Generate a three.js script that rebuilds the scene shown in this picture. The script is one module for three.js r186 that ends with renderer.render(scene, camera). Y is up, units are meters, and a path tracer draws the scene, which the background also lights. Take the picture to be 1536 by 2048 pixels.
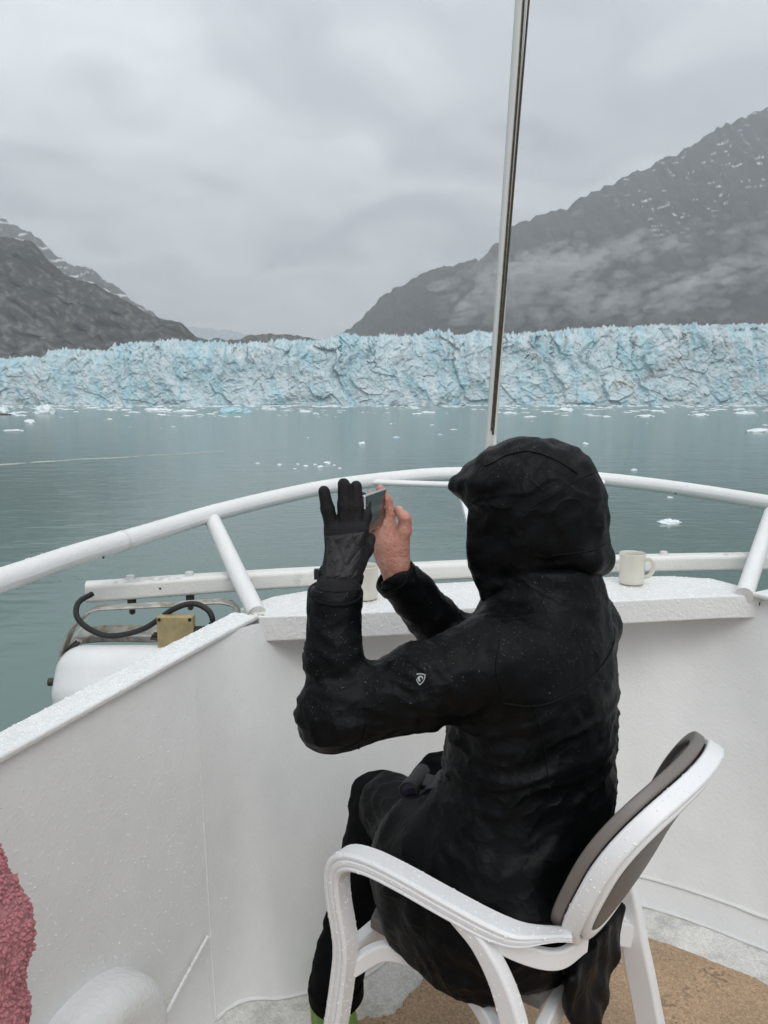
import * as THREE from 'three';
import { mergeGeometries, mergeVertices } from 'three/addons/utils/BufferGeometryUtils.js';
import { MeshSurfaceSampler } from 'three/addons/math/MeshSurfaceSampler.js';
import { RoundedBoxGeometry } from 'three/addons/geometries/RoundedBoxGeometry.js';
import { createNoise2D, createNoise3D } from 'simplex-noise';

// ------------------------------------------------------------------ camera, sky, sun, exposure
const V = (x, y, z) => new THREE.Vector3(x, y, z);
const rad = (d) => d * Math.PI / 180;
function mulberry(seed) { return () => { seed = (seed + 0x6d2b79f5) | 0; let t = Math.imul(seed ^ (seed >>> 15), 1 | seed); t = (t + Math.imul(t ^ (t >>> 7), 61 | t)) ^ t; return ((t ^ (t >>> 14)) >>> 0) / 4294967296; }; }
const rnd = mulberry(11);
const n2 = createNoise2D(mulberry(3)), n3 = createNoise3D(mulberry(4)), m3 = createNoise3D(mulberry(5)), k3 = createNoise3D(mulberry(6));
const clamp = (x, a = 0, b = 1) => Math.min(b, Math.max(a, x));
const sstep = (a, b, x) => { const t = clamp((x - a) / (b - a)); return t * t * (3 - 2 * t); };
const mix = (a, b, t) => a + (b - a) * t;
const fbm3 = (x, y, z, o = 4) => { let s = 0, a = 0.5, f = 1; for (let i = 0; i < o; i++) { s += a * n3(x * f, y * f, z * f); a *= 0.5; f *= 2.03; } return s; };
const fbm2 = (x, y, o = 4) => { let s = 0, a = 0.5, f = 1; for (let i = 0; i < o; i++) { s += a * n2(x * f + i * 7.3, y * f - i * 3.1); a *= 0.5; f *= 2.03; } return s; };

const scene = new THREE.Scene();
const camera = new THREE.PerspectiveCamera(68, 0.75, 0.05, 20000);
camera.position.set(0, 1.48, 0);
camera.rotation.set(rad(-8.4), 0, 0);

const SKY = { low: 0.83, high: 1.1, sun: 1.5 };
{ // heavy overcast: brighter towards the zenith, with soft torn layers
  const w = 2048, h = 1024, d = new Float32Array(w * h * 4);
  for (let j = 0; j < h; j++) {
    const el = ((j + 0.5) / h - 0.5) * Math.PI, y = Math.sin(el), c = Math.cos(el);
    for (let i = 0; i < w; i++) {
      const az = ((i + 0.5) / w - 0.5) * 2 * Math.PI, x = Math.cos(az) * c, z = Math.sin(az) * c;
      const yy = Math.max(y, 0), k = 1 / (yy + 0.22), px = x * k, pz = z * k;
      const wx = fbm2(px * 0.9 + 4, pz * 0.9, 3) * 0.7, wz = fbm2(px * 0.9 - 9, pz * 0.9 + 5, 3) * 0.7;
      let n = fbm2(px * 0.55 + wx + 1.7, pz * 0.8 + wz + 0.6, 5);
      n = n * 0.95 + 0.2 * fbm2(px * 2.1 + wx * 2, pz * 2.6 + wz * 2, 4);
      const fade = sstep(0, 0.22, yy);
      let L = mix(SKY.low, SKY.high, Math.pow(yy, 0.8)) * (1 + mix(0.08, 0.42, fade) * n);
      if (y < 0) L = SKY.low * 0.8;
      const t = clamp(0.5 - n), o = (j * w + i) * 4;
      d[o] = L * mix(0.95, 0.935, t); d[o + 1] = L; d[o + 2] = L * mix(1.035, 1.065, t); d[o + 3] = 1;
    }
  }
  const sky = new THREE.DataTexture(d, w, h, THREE.RGBAFormat, THREE.FloatType);
  sky.mapping = THREE.EquirectangularReflectionMapping; sky.magFilter = THREE.LinearFilter; sky.needsUpdate = true;
  scene.background = sky; scene.environment = sky;
}
const sun = new THREE.DirectionalLight(new THREE.Color(1, 0.985, 0.96), SKY.sun);
sun.position.set(5, 22, 17); sun.target.position.set(0, 0, -1.5);
sun.castShadow = true; sun.shadow.radius = 70; sun.shadow.mapSize.set(2048, 2048);
Object.assign(sun.shadow.camera, { left: -6, right: 6, top: 6, bottom: -6, near: 1, far: 60 });
scene.add(sun, sun.target);
scene.fog = new THREE.FogExp2(new THREE.Color(0.9, 0.95, 1.0), 0.00020);

const renderer = new THREE.WebGLRenderer({ antialias: true });
renderer.toneMapping = THREE.LinearToneMapping;
renderer.toneMappingExposure = 1.12;
renderer.shadowMap.enabled = true;

// ------------------------------------------------------------------ helpers
const taken = {};
function numbered(name) { taken[name] = (taken[name] ?? -1) + 1; return taken[name] ? `${name}_${String(taken[name]).padStart(3, '0')}` : name; }
function thing(name, label, category, at = [0, 0, 0], turn = 0, group) {
  const o = new THREE.Group(); o.name = numbered(name); o.position.set(...at); o.rotation.y = turn; o.userData = { label, category };
  if (group) o.userData.group = group;
  scene.add(o); return o;
}
function mesh(name, geo, mat, parent, extra) {
  const g = Array.isArray(geo) ? joined(geo) : geo;
  const m = new THREE.Mesh(g, mat); m.name = name; m.castShadow = m.receiveShadow = true;
  if (extra) Object.assign(m.userData, extra);
  parent.add(m); return m;
}
function joined(list) {
  const plain = list.map((g) => { const q = g.index ? g.toNonIndexed() : g.clone(); for (const k of Object.keys(q.attributes)) if (!['position', 'normal', 'uv'].includes(k)) q.deleteAttribute(k); if (!q.attributes.uv) boxUV(q); return q; });
  return mergeGeometries(plain);
}
// uv in metres, by the axis each triangle mostly faces
function boxUV(geo, s = 1) {
  const g = geo.index ? geo.toNonIndexed() : geo, p = g.attributes.position, uv = new Float32Array(p.count * 2), a = V(), b = V(), c = V(), n = V(), e = V();
  for (let i = 0; i < p.count; i += 3) {
    a.fromBufferAttribute(p, i); b.fromBufferAttribute(p, i + 1); c.fromBufferAttribute(p, i + 2);
    n.subVectors(b, a).cross(e.subVectors(c, a));
    const x = Math.abs(n.x), y = Math.abs(n.y), z = Math.abs(n.z);
    [a, b, c].forEach((q, k) => { const [u, v] = x > y && x > z ? [q.z, q.y] : y > z ? [q.x, q.z] : [q.x, q.y]; uv[(i + k) * 2] = u * s; uv[(i + k) * 2 + 1] = v * s; });
  }
  g.setAttribute('uv', new THREE.BufferAttribute(uv, 2)); return g;
}
// a closed section swept along points; section(t) gives [[a, b], ...]; a runs along side, b along up
function sweep(pts, section, up = V(0, 1, 0), { steps = 0, caps = true, closed = false, smooth = true, tension = 0.5 } = {}) {
  const curve = new THREE.CatmullRomCurve3(pts, closed, 'catmullrom', tension), n = steps || pts.length * 8, rings = [], L = curve.getLength();
  const upAt = typeof up === 'function' ? up : () => up;
  for (let i = 0; i <= n; i++) {
    const t = i / n, P = curve.getPointAt(t), T = curve.getTangentAt(t), S = V().crossVectors(T, upAt(t, P, T)).normalize(), N = V().crossVectors(S, T);
    rings.push(section(t).map(([a, b]) => P.clone().addScaledVector(S, a).addScaledVector(N, b)));
  }
  const m = rings[0].length, pos = [], uv = [], idx = [];
  let per = [0]; for (let k = 1; k <= m; k++) per[k] = per[k - 1] + rings[0][k % m].distanceTo(rings[0][k - 1]);
  for (let i = 0; i <= n; i++) for (let k = 0; k <= m; k++) { const q = rings[i][k % m]; pos.push(q.x, q.y, q.z); uv.push(per[k], i / n * L); }
  for (let i = 0; i < n; i++) for (let k = 0; k < m; k++) { const a = i * (m + 1) + k, b = a + m + 1; idx.push(a, b, a + 1, b, b + 1, a + 1); }
  if (caps && !closed) for (const [i, flip] of [[0, 1], [n, 0]]) {
    const base = pos.length / 3, c = V(); rings[i].forEach((q) => c.add(q)); c.divideScalar(m);
    rings[i].forEach((q) => { pos.push(q.x, q.y, q.z); uv.push(q.x, q.y); }); pos.push(c.x, c.y, c.z); uv.push(c.x, c.y);
    for (let k = 0; k < m; k++) { const a = base + k, b = base + (k + 1) % m, o = base + m; flip ? idx.push(a, b, o) : idx.push(b, a, o); }
  }
  let g = new THREE.BufferGeometry(); g.setAttribute('position', new THREE.Float32BufferAttribute(pos, 3)); g.setAttribute('uv', new THREE.Float32BufferAttribute(uv, 2)); g.setIndex(idx);
  if (!smooth) g = g.toNonIndexed();
  g.computeVertexNormals(); return g;
}
const circle = (r, n = 16) => Array.from({ length: n }, (_, k) => [Math.cos(k / n * 2 * Math.PI) * r, Math.sin(k / n * 2 * Math.PI) * r]);
const tube = (pts, r, o = {}) => sweep(pts, (t) => circle(typeof r === 'function' ? r(t) : r, o.sides || 16), o.up || V(0.13, 1, 0.07), o);
function roundRect(w, h, r, n = 3) { const o = []; for (const [cx, cy, a0] of [[w / 2 - r, h / 2 - r, 0], [-w / 2 + r, h / 2 - r, 90], [-w / 2 + r, -h / 2 + r, 180], [w / 2 - r, -h / 2 + r, 270]]) for (let k = 0; k <= n; k++) { const a = rad(a0 + 90 * k / n); o.push([cx + Math.cos(a) * r, cy + Math.sin(a) * r]); } return o; }
function bar(a, b, w, h, up = V(0, 1, 0), r = 0.003) { return boxUV(sweep([a, a.clone().lerp(b, 0.5), b], () => roundRect(w, h, r, 2), up, { steps: 2, smooth: false })); }
const moved = (g, x, y, z) => g.translate(x, y, z);
function cyl(r1, r2, h, n = 16) { return new THREE.CylinderGeometry(r1, r2, h, n); }
function from(a, b, r1, r2, n = 16) { const d = V().subVectors(b, a), g = cyl(r2, r1, d.length(), n); g.applyQuaternion(new THREE.Quaternion().setFromUnitVectors(V(0, 1, 0), d.clone().normalize())); const m = a.clone().lerp(b, 0.5); return g.translate(m.x, m.y, m.z); }
// naive surface nets of a distance field
function nets(f, lo, hi, h) {
  const nx = Math.ceil((hi[0] - lo[0]) / h) + 1, ny = Math.ceil((hi[1] - lo[1]) / h) + 1, nz = Math.ceil((hi[2] - lo[2]) / h) + 1, v = new Float32Array(nx * ny * nz);
  const at = (i, j, k) => (k * ny + j) * nx + i;
  for (let k = 0; k < nz; k++) for (let j = 0; j < ny; j++) for (let i = 0; i < nx; i++) v[at(i, j, k)] = f(lo[0] + i * h, lo[1] + j * h, lo[2] + k * h);
  const id = new Int32Array(nx * ny * nz).fill(-1), pos = [], idx = [];
  const C = [[0, 0, 0], [1, 0, 0], [0, 1, 0], [1, 1, 0], [0, 0, 1], [1, 0, 1], [0, 1, 1], [1, 1, 1]], E = [[0, 1], [2, 3], [4, 5], [6, 7], [0, 2], [1, 3], [4, 6], [5, 7], [0, 4], [1, 5], [2, 6], [3, 7]];
  for (let k = 0; k < nz - 1; k++) for (let j = 0; j < ny - 1; j++) for (let i = 0; i < nx - 1; i++) {
    const q = C.map(([a, b, c]) => v[at(i + a, j + b, k + c)]); let s = 0; q.forEach((x) => { if (x < 0) s++; }); if (s === 0 || s === 8) continue;
    let x = 0, y = 0, z = 0, n = 0;
    for (const [a, b] of E) if ((q[a] < 0) !== (q[b] < 0)) { const t = q[a] / (q[a] - q[b]); x += mix(C[a][0], C[b][0], t); y += mix(C[a][1], C[b][1], t); z += mix(C[a][2], C[b][2], t); n++; }
    id[at(i, j, k)] = pos.length / 3; pos.push(lo[0] + (i + x / n) * h, lo[1] + (j + y / n) * h, lo[2] + (k + z / n) * h);
  }
  const quad = (a, b, c, d, flip) => { if (a < 0 || b < 0 || c < 0 || d < 0) return; flip ? idx.push(a, c, b, a, d, c) : idx.push(a, b, c, a, c, d); };
  for (let k = 1; k < nz - 1; k++) for (let j = 1; j < ny - 1; j++) for (let i = 1; i < nx - 1; i++) {
    const s = v[at(i, j, k)] < 0;
    if (s !== (v[at(i + 1, j, k)] < 0)) quad(id[at(i, j - 1, k - 1)], id[at(i, j, k - 1)], id[at(i, j, k)], id[at(i, j - 1, k)], !s);
    if (s !== (v[at(i, j + 1, k)] < 0)) quad(id[at(i - 1, j, k - 1)], id[at(i - 1, j, k)], id[at(i, j, k)], id[at(i, j, k - 1)], !s);
    if (s !== (v[at(i, j, k + 1)] < 0)) quad(id[at(i - 1, j - 1, k)], id[at(i, j - 1, k)], id[at(i, j, k)], id[at(i - 1, j, k)], !s);
  }
  const g = new THREE.BufferGeometry(); g.setAttribute('position', new THREE.Float32BufferAttribute(pos, 3)); g.setIndex(idx); g.computeVertexNormals(); return g;
}
// distance to a tapered capsule
function cap(x, y, z, a, b, ra, rb) { const dx = b[0] - a[0], dy = b[1] - a[1], dz = b[2] - a[2], px = x - a[0], py = y - a[1], pz = z - a[2]; const t = clamp((px * dx + py * dy + pz * dz) / (dx * dx + dy * dy + dz * dz)); const ex = px - dx * t, ey = py - dy * t, ez = pz - dz * t; return Math.sqrt(ex * ex + ey * ey + ez * ez) - mix(ra, rb, t); }
function smin(a, b, k) { const h = Math.max(k - Math.abs(a - b), 0) / k; return Math.min(a, b) - h * h * k * 0.25; }
const smax = (a, b, k) => -smin(-a, -b, k);
function chain(x, y, z, pts, k = 0.01) { let d = 1e9; for (let i = 0; i < pts.length - 1; i++) { const e = cap(x, y, z, pts[i], pts[i + 1], pts[i][3], pts[i + 1][3]); d = i ? smin(d, e, k) : e; } return d; }
function ell(x, y, z, c, r) { const X = (x - c[0]) / r[0], Y = (y - c[1]) / r[1], Z = (z - c[2]) / r[2], k = Math.sqrt(X * X + Y * Y + Z * Z); return (k - 1) * Math.min(...r); }

// ------------------------------------------------------------------ textures
function tex(size, fn, { srgb = false, repeat = 1 } = {}) {
  const d = new Uint8Array(size * size * 4);
  for (let j = 0; j < size; j++) for (let i = 0; i < size; i++) { const c = fn(i / size, j / size, i, j), o = (j * size + i) * 4; if (typeof c === 'number') d[o] = d[o + 1] = d[o + 2] = clamp(c) * 255; else { d[o] = clamp(c[0]) * 255; d[o + 1] = clamp(c[1]) * 255; d[o + 2] = clamp(c[2]) * 255; } d[o + 3] = 255; }
  const t = new THREE.DataTexture(d, size, size); t.wrapS = t.wrapT = THREE.RepeatWrapping; t.magFilter = THREE.LinearFilter; t.minFilter = THREE.LinearMipmapLinearFilter; t.generateMipmaps = true; t.repeat.set(repeat, repeat);
  if (srgb) t.colorSpace = THREE.SRGBColorSpace; t.needsUpdate = true; return t;
}
function lattice(seed) { const r = mulberry(seed), N = 256, a = new Float32Array(N * N); for (let i = 0; i < a.length; i++) a[i] = r(); return (u, v, f) => { const x = u * f, y = v * f, i = Math.floor(x), j = Math.floor(y), s = x - i, t = y - j, S = s * s * (3 - 2 * s), T = t * t * (3 - 2 * t), g = (p, q) => a[((((q % f) + f) % f) % N) * N + ((((p % f) + f) % f) % N)]; return mix(mix(g(i, j), g(i + 1, j), S), mix(g(i, j + 1), g(i + 1, j + 1), S), T); }; }
const la = lattice(21), lb = lattice(22), lc = lattice(23);
const pf = (u, v, f, o = 4) => { let s = 0, a = 0.5, t = 0; for (let i = 0; i < o; i++) { s += a * (i % 2 ? lb : la)(u, v, Math.min(250, f << i)); t += a; a *= 0.5; } return s / t; };
function dropField(size, list) { // heights of beads of water
  const h = new Float32Array(size * size);
  for (const [cx, cy, r, e] of list) { const R = Math.ceil(r * 1.2); for (let j = -R; j <= R; j++) for (let i = -R; i <= R; i++) { const q = (i * i + j * j * e) / (r * r); if (q < 1) { const o = (((Math.floor(cy) + j) % size + size) % size) * size + ((Math.floor(cx) + i) % size + size) % size; h[o] = Math.max(h[o], Math.sqrt(1 - q) * Math.min(1, r / 6)); } } }
  return h;
}
const S1 = 1024, rd = mulberry(77);
const beads = (n, r0, r1, pw = 3) => dropField(S1, Array.from({ length: n }, () => [rd() * S1, rd() * S1, r0 + (r1 - r0) * Math.pow(rd(), pw), 0.75 + rd() * 0.4]));
const mist = beads(5200, 1.6, 6, 2.2), pools = beads(4600, 3.5, 15, 1.6);
// 0.6 m tiles
const T = {};
T.paintBump = tex(S1, (u, v, i, j) => 0.25 + 0.2 * la(u, v, 120) + 0.22 * Math.pow(lb(u, v, 70), 2) + 0.1 * pf(u, v, 6) + 0.26 * mist[j * S1 + i], { repeat: 1 / 0.6 });
T.wetBump = tex(S1, (u, v, i, j) => 0.15 + 0.12 * la(u, v, 120) + 0.1 * pf(u, v, 8) + 0.6 * pools[j * S1 + i], { repeat: 1 / 0.6 });
T.paintColor = tex(S1, (u, v, i, j) => { const s = pf(u, v, 5, 5), g = pf(u + 0.37, v + 0.11, 24, 3); let k = 0.9 + 0.04 * (s - 0.5) + 0.03 * (g - 0.5); const chip = lc(u, v, 200) > 0.9965 ? 0.35 : 0; k -= chip; return [k, k * 0.998, k * 0.992]; }, { srgb: true, repeat: 1 / 1.9 });
T.grubbyColor = tex(S1, (u, v) => { const s = pf(u, v, 7, 5), g = pf(u + 0.5, v, 60, 3), d = sstep(0.55, 0.72, s) * sstep(0.42, 0.62, g); const k = 0.9 - 0.13 * d; return [k, k * 0.99, k * 0.97]; }, { srgb: true, repeat: 1 / 0.9 });
T.deckTan = tex(S1, (u, v) => { const g = la(u, v, 240), h = lb(u, v, 130), s = pf(u, v, 4, 5), st = sstep(0.62, 0.72, s) * sstep(0.5, 0.8, lc(u, v, 90)); let k = 0.84 + 0.22 * (g - 0.5) + 0.1 * (h - 0.5) + 0.14 * (s - 0.5) - 0.2 * st; const sp = lc(u, v, 220) > 0.93 ? 0.72 : 1; k *= sp; return [0.8 * k, 0.675 * k, 0.54 * k]; }, { srgb: true, repeat: 1 / 0.7 });
T.deckGrey = tex(S1, (u, v) => { const g = la(u, v, 200), s = pf(u, v, 6, 5), d = sstep(0.5, 0.75, pf(u + 0.3, v + 0.2, 16, 4)); let k = 0.86 + 0.12 * (g - 0.5) + 0.1 * (s - 0.5) - 0.08 * d; return [k, k * 0.99, k * 0.97]; }, { srgb: true, repeat: 1 / 0.7 });
T.grit = tex(S1, (u, v) => 0.5 * la(u, v, 240) + 0.3 * lb(u, v, 150) + 0.2 * pf(u, v, 8), { repeat: 1 / 0.7 });
T.cloth = tex(512, (u, v, i, j) => 0.35 + 0.15 * ((i ^ j) & 1) + 0.3 * pf(u, v, 12, 4) + 0.2 * la(u, v, 200), { repeat: 1 / 0.16 });
T.crease = tex(S1, (u, v, i, j) => 0.55 * Math.pow(1 - Math.abs(2 * pf(u, v, 6, 4) - 1), 5) + 0.3 * Math.pow(1 - Math.abs(2 * pf(u + 0.31, v + 0.17, 13, 3) - 1), 5) + 0.05 * la(u, v, 240) + 0.03 * ((i ^ j) & 1), { repeat: 1 / 0.5 });
T.clothColor = tex(512, (u, v) => { const s = pf(u, v, 5, 4), g = la(u, v, 220); const k = 0.78 + 0.3 * (s - 0.5) + 0.2 * (g - 0.5); return [k, k, k]; }, { srgb: true, repeat: 1 / 0.4 });
T.fleece = tex(512, (u, v) => Math.pow(0.5 * la(u, v, 64) + 0.3 * lb(u, v, 110) + 0.2 * pf(u, v, 10), 1.2), { repeat: 1 / 0.16 });
T.fleeceColor = tex(512, (u, v) => { const k = 0.76 + 0.26 * (0.6 * la(u, v, 64) + 0.4 * lb(u, v, 110) - 0.5); return [k, k, k]; }, { srgb: true, repeat: 1 / 0.16 });
T.knit = tex(512, (u, v) => 0.5 + 0.28 * Math.sin(v * 2 * Math.PI * 42 + 2.6 * pf(u, v, 20)) + 0.22 * (pf(u, v, 40, 2) - 0.5), { repeat: 1 / 0.12 });
T.skin = tex(512, (u, v) => 0.6 * pf(u, v, 30, 4) + 0.4 * Math.abs(pf(u, v * 0.99, 12, 3) - 0.5) * 2, { repeat: 1 / 0.08 });
T.skinColor = tex(512, (u, v) => { const s = pf(u, v, 6, 4) - 0.5, g = pf(u + 0.4, v, 30, 3) - 0.5; return [0.86 + 0.1 * s, 0.82 + 0.22 * s + 0.1 * g, 0.8 + 0.22 * s + 0.1 * g]; }, { srgb: true, repeat: 1 / 0.1 });
T.plastic = tex(512, (u, v) => 0.5 * la(u, v, 128) + 0.5 * lb(u, v, 60), { repeat: 1 / 0.12 });
T.rock = tex(S1, (u, v) => pf(u, v, 16, 5), { repeat: 1 / 120 });
T.waves = tex(S1, (u, v) => 0.55 * pf(u, v, 5, 5) + 0.45 * (1 - Math.abs(2 * pf(u + 0.3, v + 0.7, 9, 4) - 1)), {});
T.rope = tex(256, (u, v) => { const k = 0.55 + 0.6 * (la(u, v, 60) - 0.5) + 0.3 * (pf(u, v, 6) - 0.5); return [k, k * 0.95, k * 0.84]; }, { srgb: true, repeat: 1 / 0.05 });
T.metal = tex(512, (u, v) => { const s = pf(u, v, 8, 5), r = 0.45 * sstep(0.6, 0.72, pf(u + 0.6, v, 14, 4)); const k = 0.7 + 0.3 * (s - 0.5); return [k * mix(1, 0.72, r), k * mix(0.985, 0.55, r), k * mix(0.95, 0.38, r)]; }, { srgb: true, repeat: 1 / 0.2 });
T.brass = tex(512, (u, v) => { const s = pf(u, v, 6, 5), g = la(u, v, 180); const k = 0.66 + 0.2 * (s - 0.5) + 0.14 * (g - 0.5); return [k, k * 0.9, k * 0.66]; }, { srgb: true, repeat: 1 / 0.15 });

const std = (o) => new THREE.MeshPhysicalMaterial({ side: THREE.DoubleSide, ...o });
const C3 = (r, g, b) => new THREE.Color().setRGB(r, g, b);
const M = {
  paint: std({ color: C3(1, 1, 1), map: T.paintColor, roughness: 0.36, bumpMap: T.paintBump, bumpScale: 0.0012 }),
  wetPaint: std({ color: C3(1, 1, 1), map: T.paintColor, roughness: 0.26, bumpMap: T.wetBump, bumpScale: 0.0010 }),
  grubby: std({ color: C3(0.97, 0.97, 0.97), map: T.grubbyColor, roughness: 0.42, bumpMap: T.paintBump, bumpScale: 0.0012 }),
  deckTan: std({ map: T.deckTan, roughness: 0.5, bumpMap: T.grit, bumpScale: 0.0016 }),
  deckGrey: std({ map: T.deckGrey, roughness: 0.42, bumpMap: T.grit, bumpScale: 0.0014 }),
  hull: std({ color: C3(0.7, 0.7, 0.7), roughness: 0.5 }),
  resin: std({ color: C3(0.8, 0.795, 0.8), roughness: 0.36, bumpMap: T.plastic, bumpScale: 0.00025 }),
  sling: std({ color: C3(0.125, 0.115, 0.108), roughness: 0.5, bumpMap: T.cloth, bumpScale: 0.0008 }),
  slingEdge: std({ color: C3(0.17, 0.15, 0.135), roughness: 0.45 }),
  jacket: std({ color: C3(0.0034, 0.004, 0.0048), map: T.clothColor, roughness: 0.48, specularIntensity: 0.26, bumpMap: T.crease, bumpScale: 0.003 }),
  trim: std({ color: C3(0.003, 0.0033, 0.004), roughness: 0.6, specularIntensity: 0.3 }),
  trousers: std({ color: C3(0.003, 0.0032, 0.004), map: T.clothColor, roughness: 0.75, specularIntensity: 0.2, bumpMap: T.cloth, bumpScale: 0.0006 }),
  glove: std({ specularIntensity: 0.5, color: C3(0.022, 0.021, 0.0235), map: T.clothColor, roughness: 0.7, bumpMap: T.knit, bumpScale: 0.0008 }),
  quilt: std({ specularIntensity: 0.6, color: C3(0.036, 0.0315, 0.034), map: T.clothColor, roughness: 0.5, bumpMap: T.cloth, bumpScale: 0.0006 }),
  skin: std({ color: C3(0.74, 0.385, 0.31), map: T.skinColor, roughness: 0.5, bumpMap: T.skin, bumpScale: 0.0016 }),
  nail: std({ color: C3(0.62, 0.36, 0.3), roughness: 0.25 }),
  eye: std({ color: C3(0.7, 0.68, 0.66), roughness: 0.1 }), iris: std({ color: C3(0.07, 0.05, 0.03), roughness: 0.1 }),
  lip: std({ color: C3(0.42, 0.17, 0.15), roughness: 0.4 }),
  hair: std({ color: C3(0.06, 0.035, 0.02), roughness: 0.45 }),
  fleece: std({ color: C3(0.7, 0.3, 0.32), map: T.fleeceColor, roughness: 1, bumpMap: T.fleece, bumpScale: 0.003, sheen: 0.5, sheenRoughness: 0.8, sheenColor: C3(0.5, 0.2, 0.24) }),
  pile: std({ color: C3(0.43, 0.18, 0.195), roughness: 1, specularIntensity: 0.2, sheen: 0.4, sheenRoughness: 0.8, sheenColor: C3(0.5, 0.25, 0.28) }),
  jeans: std({ color: C3(0.03, 0.04, 0.07), roughness: 0.9 }),
  shoe: std({ color: C3(0.24, 0.47, 0.07), map: T.clothColor, roughness: 0.6, bumpMap: T.cloth, bumpScale: 0.0008 }),
  sole: std({ color: C3(0.72, 0.67, 0.53), roughness: 0.6 }),
  mug: std({ color: C3(0.66, 0.63, 0.545), roughness: 0.16, clearcoat: 0.5, clearcoatRoughness: 0.1 }),
  coffee: std({ color: C3(0.03, 0.016, 0.008), roughness: 0.1 }),
  phone: std({ color: C3(0.6, 0.61, 0.62), roughness: 0.25, metalness: 0.7 }),
  glass: std({ color: C3(0.01, 0.011, 0.012), roughness: 0.06 }),
  rubber: std({ color: C3(0.012, 0.012, 0.012), roughness: 0.55 }),
  lens: std({ color: C3(0.02, 0.015, 0.03), roughness: 0.05, clearcoat: 1 }),
  metal: std({ map: T.metal, roughness: 0.45, metalness: 0.35 }),
  darkMetal: std({ color: C3(0.16, 0.145, 0.125), map: T.metal, roughness: 0.5, metalness: 0.5 }),
  brass: std({ map: T.brass, roughness: 0.5, metalness: 0.1 }),
  white: std({ color: C3(1, 1, 1), map: T.paintColor, roughness: 0.3, bumpMap: T.paintBump, bumpScale: 0.0011 }),
  rope: std({ color: C3(0.62, 0.58, 0.5), map: T.rope, roughness: 0.95 }),
  darkRope: std({ color: C3(0.3, 0.265, 0.215), map: T.rope, roughness: 0.95 }),
  pole: std({ color: C3(0.8, 0.79, 0.765), map: T.paintColor, roughness: 0.35, bumpMap: T.paintBump, bumpScale: 0.0004 }),
  rust: std({ color: C3(0.45, 0.26, 0.07), roughness: 0.9 }),
  water: std({ color: C3(1, 1, 1), roughness: 0.03, transmission: 1, thickness: 0, ior: 1.33 }),
  glassDrop: std({ color: C3(1, 1, 1), roughness: 0.02, transmission: 1, thickness: 0.01, ior: 1.33 }),
  paintDrop: std({ color: C3(0.84, 0.85, 0.86), roughness: 0.05, ior: 1.33 }),
  badge: std({ color: C3(0.34, 0.35, 0.36), roughness: 0.6 }),
};
const beadGeo = new THREE.SphereGeometry(1, 8, 4, 0, 2 * Math.PI, 0, Math.PI / 2);
function drops(target, n, r0, r1, parent, keep = () => true, pw = 3, seed = 5, mat = M.glassDrop) {
  const g = target.geometry, s = new MeshSurfaceSampler(target), r = mulberry(seed); s.setRandomGenerator(r); s.build();
  const im = new THREE.InstancedMesh(beadGeo, mat, n), p = V(), nn = V(), q = new THREE.Quaternion(), m = new THREE.Matrix4(); let c = 0;
  for (let tries = 0; c < n && tries < n * 12; tries++) { s.sample(p, nn); if (!keep(p, nn, r)) continue; const k = r0 + (r1 - r0) * Math.pow(r(), pw); q.setFromUnitVectors(V(0, 1, 0), nn); m.compose(p, q, V(k * (0.85 + 0.3 * r()), k * 0.6, k * (0.85 + 0.3 * r()))); im.setMatrixAt(c++, m); }
  im.count = c; im.name = 'water_drops'; im.userData = { kind: 'stuff' }; im.castShadow = im.receiveShadow = true; parent.add(im); return im;
}
function lerpTable(tab, x) { if (x <= tab[0][0]) return tab[0][1]; for (let i = 1; i < tab.length; i++) if (x <= tab[i][0]) return mix(tab[i - 1][1], tab[i][1], (x - tab[i - 1][0]) / (tab[i][0] - tab[i - 1][0])); return tab.at(-1)[1]; }

// ------------------------------------------------------------------ the setting: water, glacier, mountains, low cloud
const SEA = -4.5;
function structure(name, geo, mat, label) { const m = mesh(numbered(name), geo, mat, scene, { kind: 'structure' }); if (label) m.userData.label = label; return m; }
{
  const g = new THREE.PlaneGeometry(10000, 8000, 1, 1); g.rotateX(-Math.PI / 2); g.translate(0, SEA, -2200);
  const uv = g.attributes.uv, p = g.attributes.position; for (let i = 0; i < p.count; i++) uv.setXY(i, p.getX(i) / 17, p.getZ(i) / 9);
  structure('water', g, std({ color: C3(0.104, 0.168, 0.155), roughness: 0.15, ior: 1.33, bumpMap: T.waves, bumpScale: 0.038 }), 'calm grey green glacial water in front of the ice cliff');
}
function gridMesh(nx, nv, fn) { // fn(i, j) -> [x, y, z, r, g, b]
  const pos = new Float32Array(nx * nv * 3), col = new Float32Array(nx * nv * 3), idx = new Uint32Array((nx - 1) * (nv - 1) * 6); let o = 0;
  for (let j = 0; j < nv; j++) for (let i = 0; i < nx; i++) { const r = fn(i / (nx - 1), j / (nv - 1)), k = (j * nx + i) * 3; pos[k] = r[0]; pos[k + 1] = r[1]; pos[k + 2] = r[2]; col[k] = r[3]; col[k + 1] = r[4]; col[k + 2] = r[5]; }
  for (let j = 0; j < nv - 1; j++) for (let i = 0; i < nx - 1; i++) { const a = j * nx + i, b = a + 1, c = a + nx, d = c + 1; idx[o++] = a; idx[o++] = b; idx[o++] = c; idx[o++] = b; idx[o++] = d; idx[o++] = c; }
  const g = new THREE.BufferGeometry(); g.setAttribute('position', new THREE.BufferAttribute(pos, 3)); g.setAttribute('color', new THREE.BufferAttribute(col, 3)); g.setIndex(new THREE.BufferAttribute(idx, 1)); g.computeVertexNormals(); return g;
}
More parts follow.
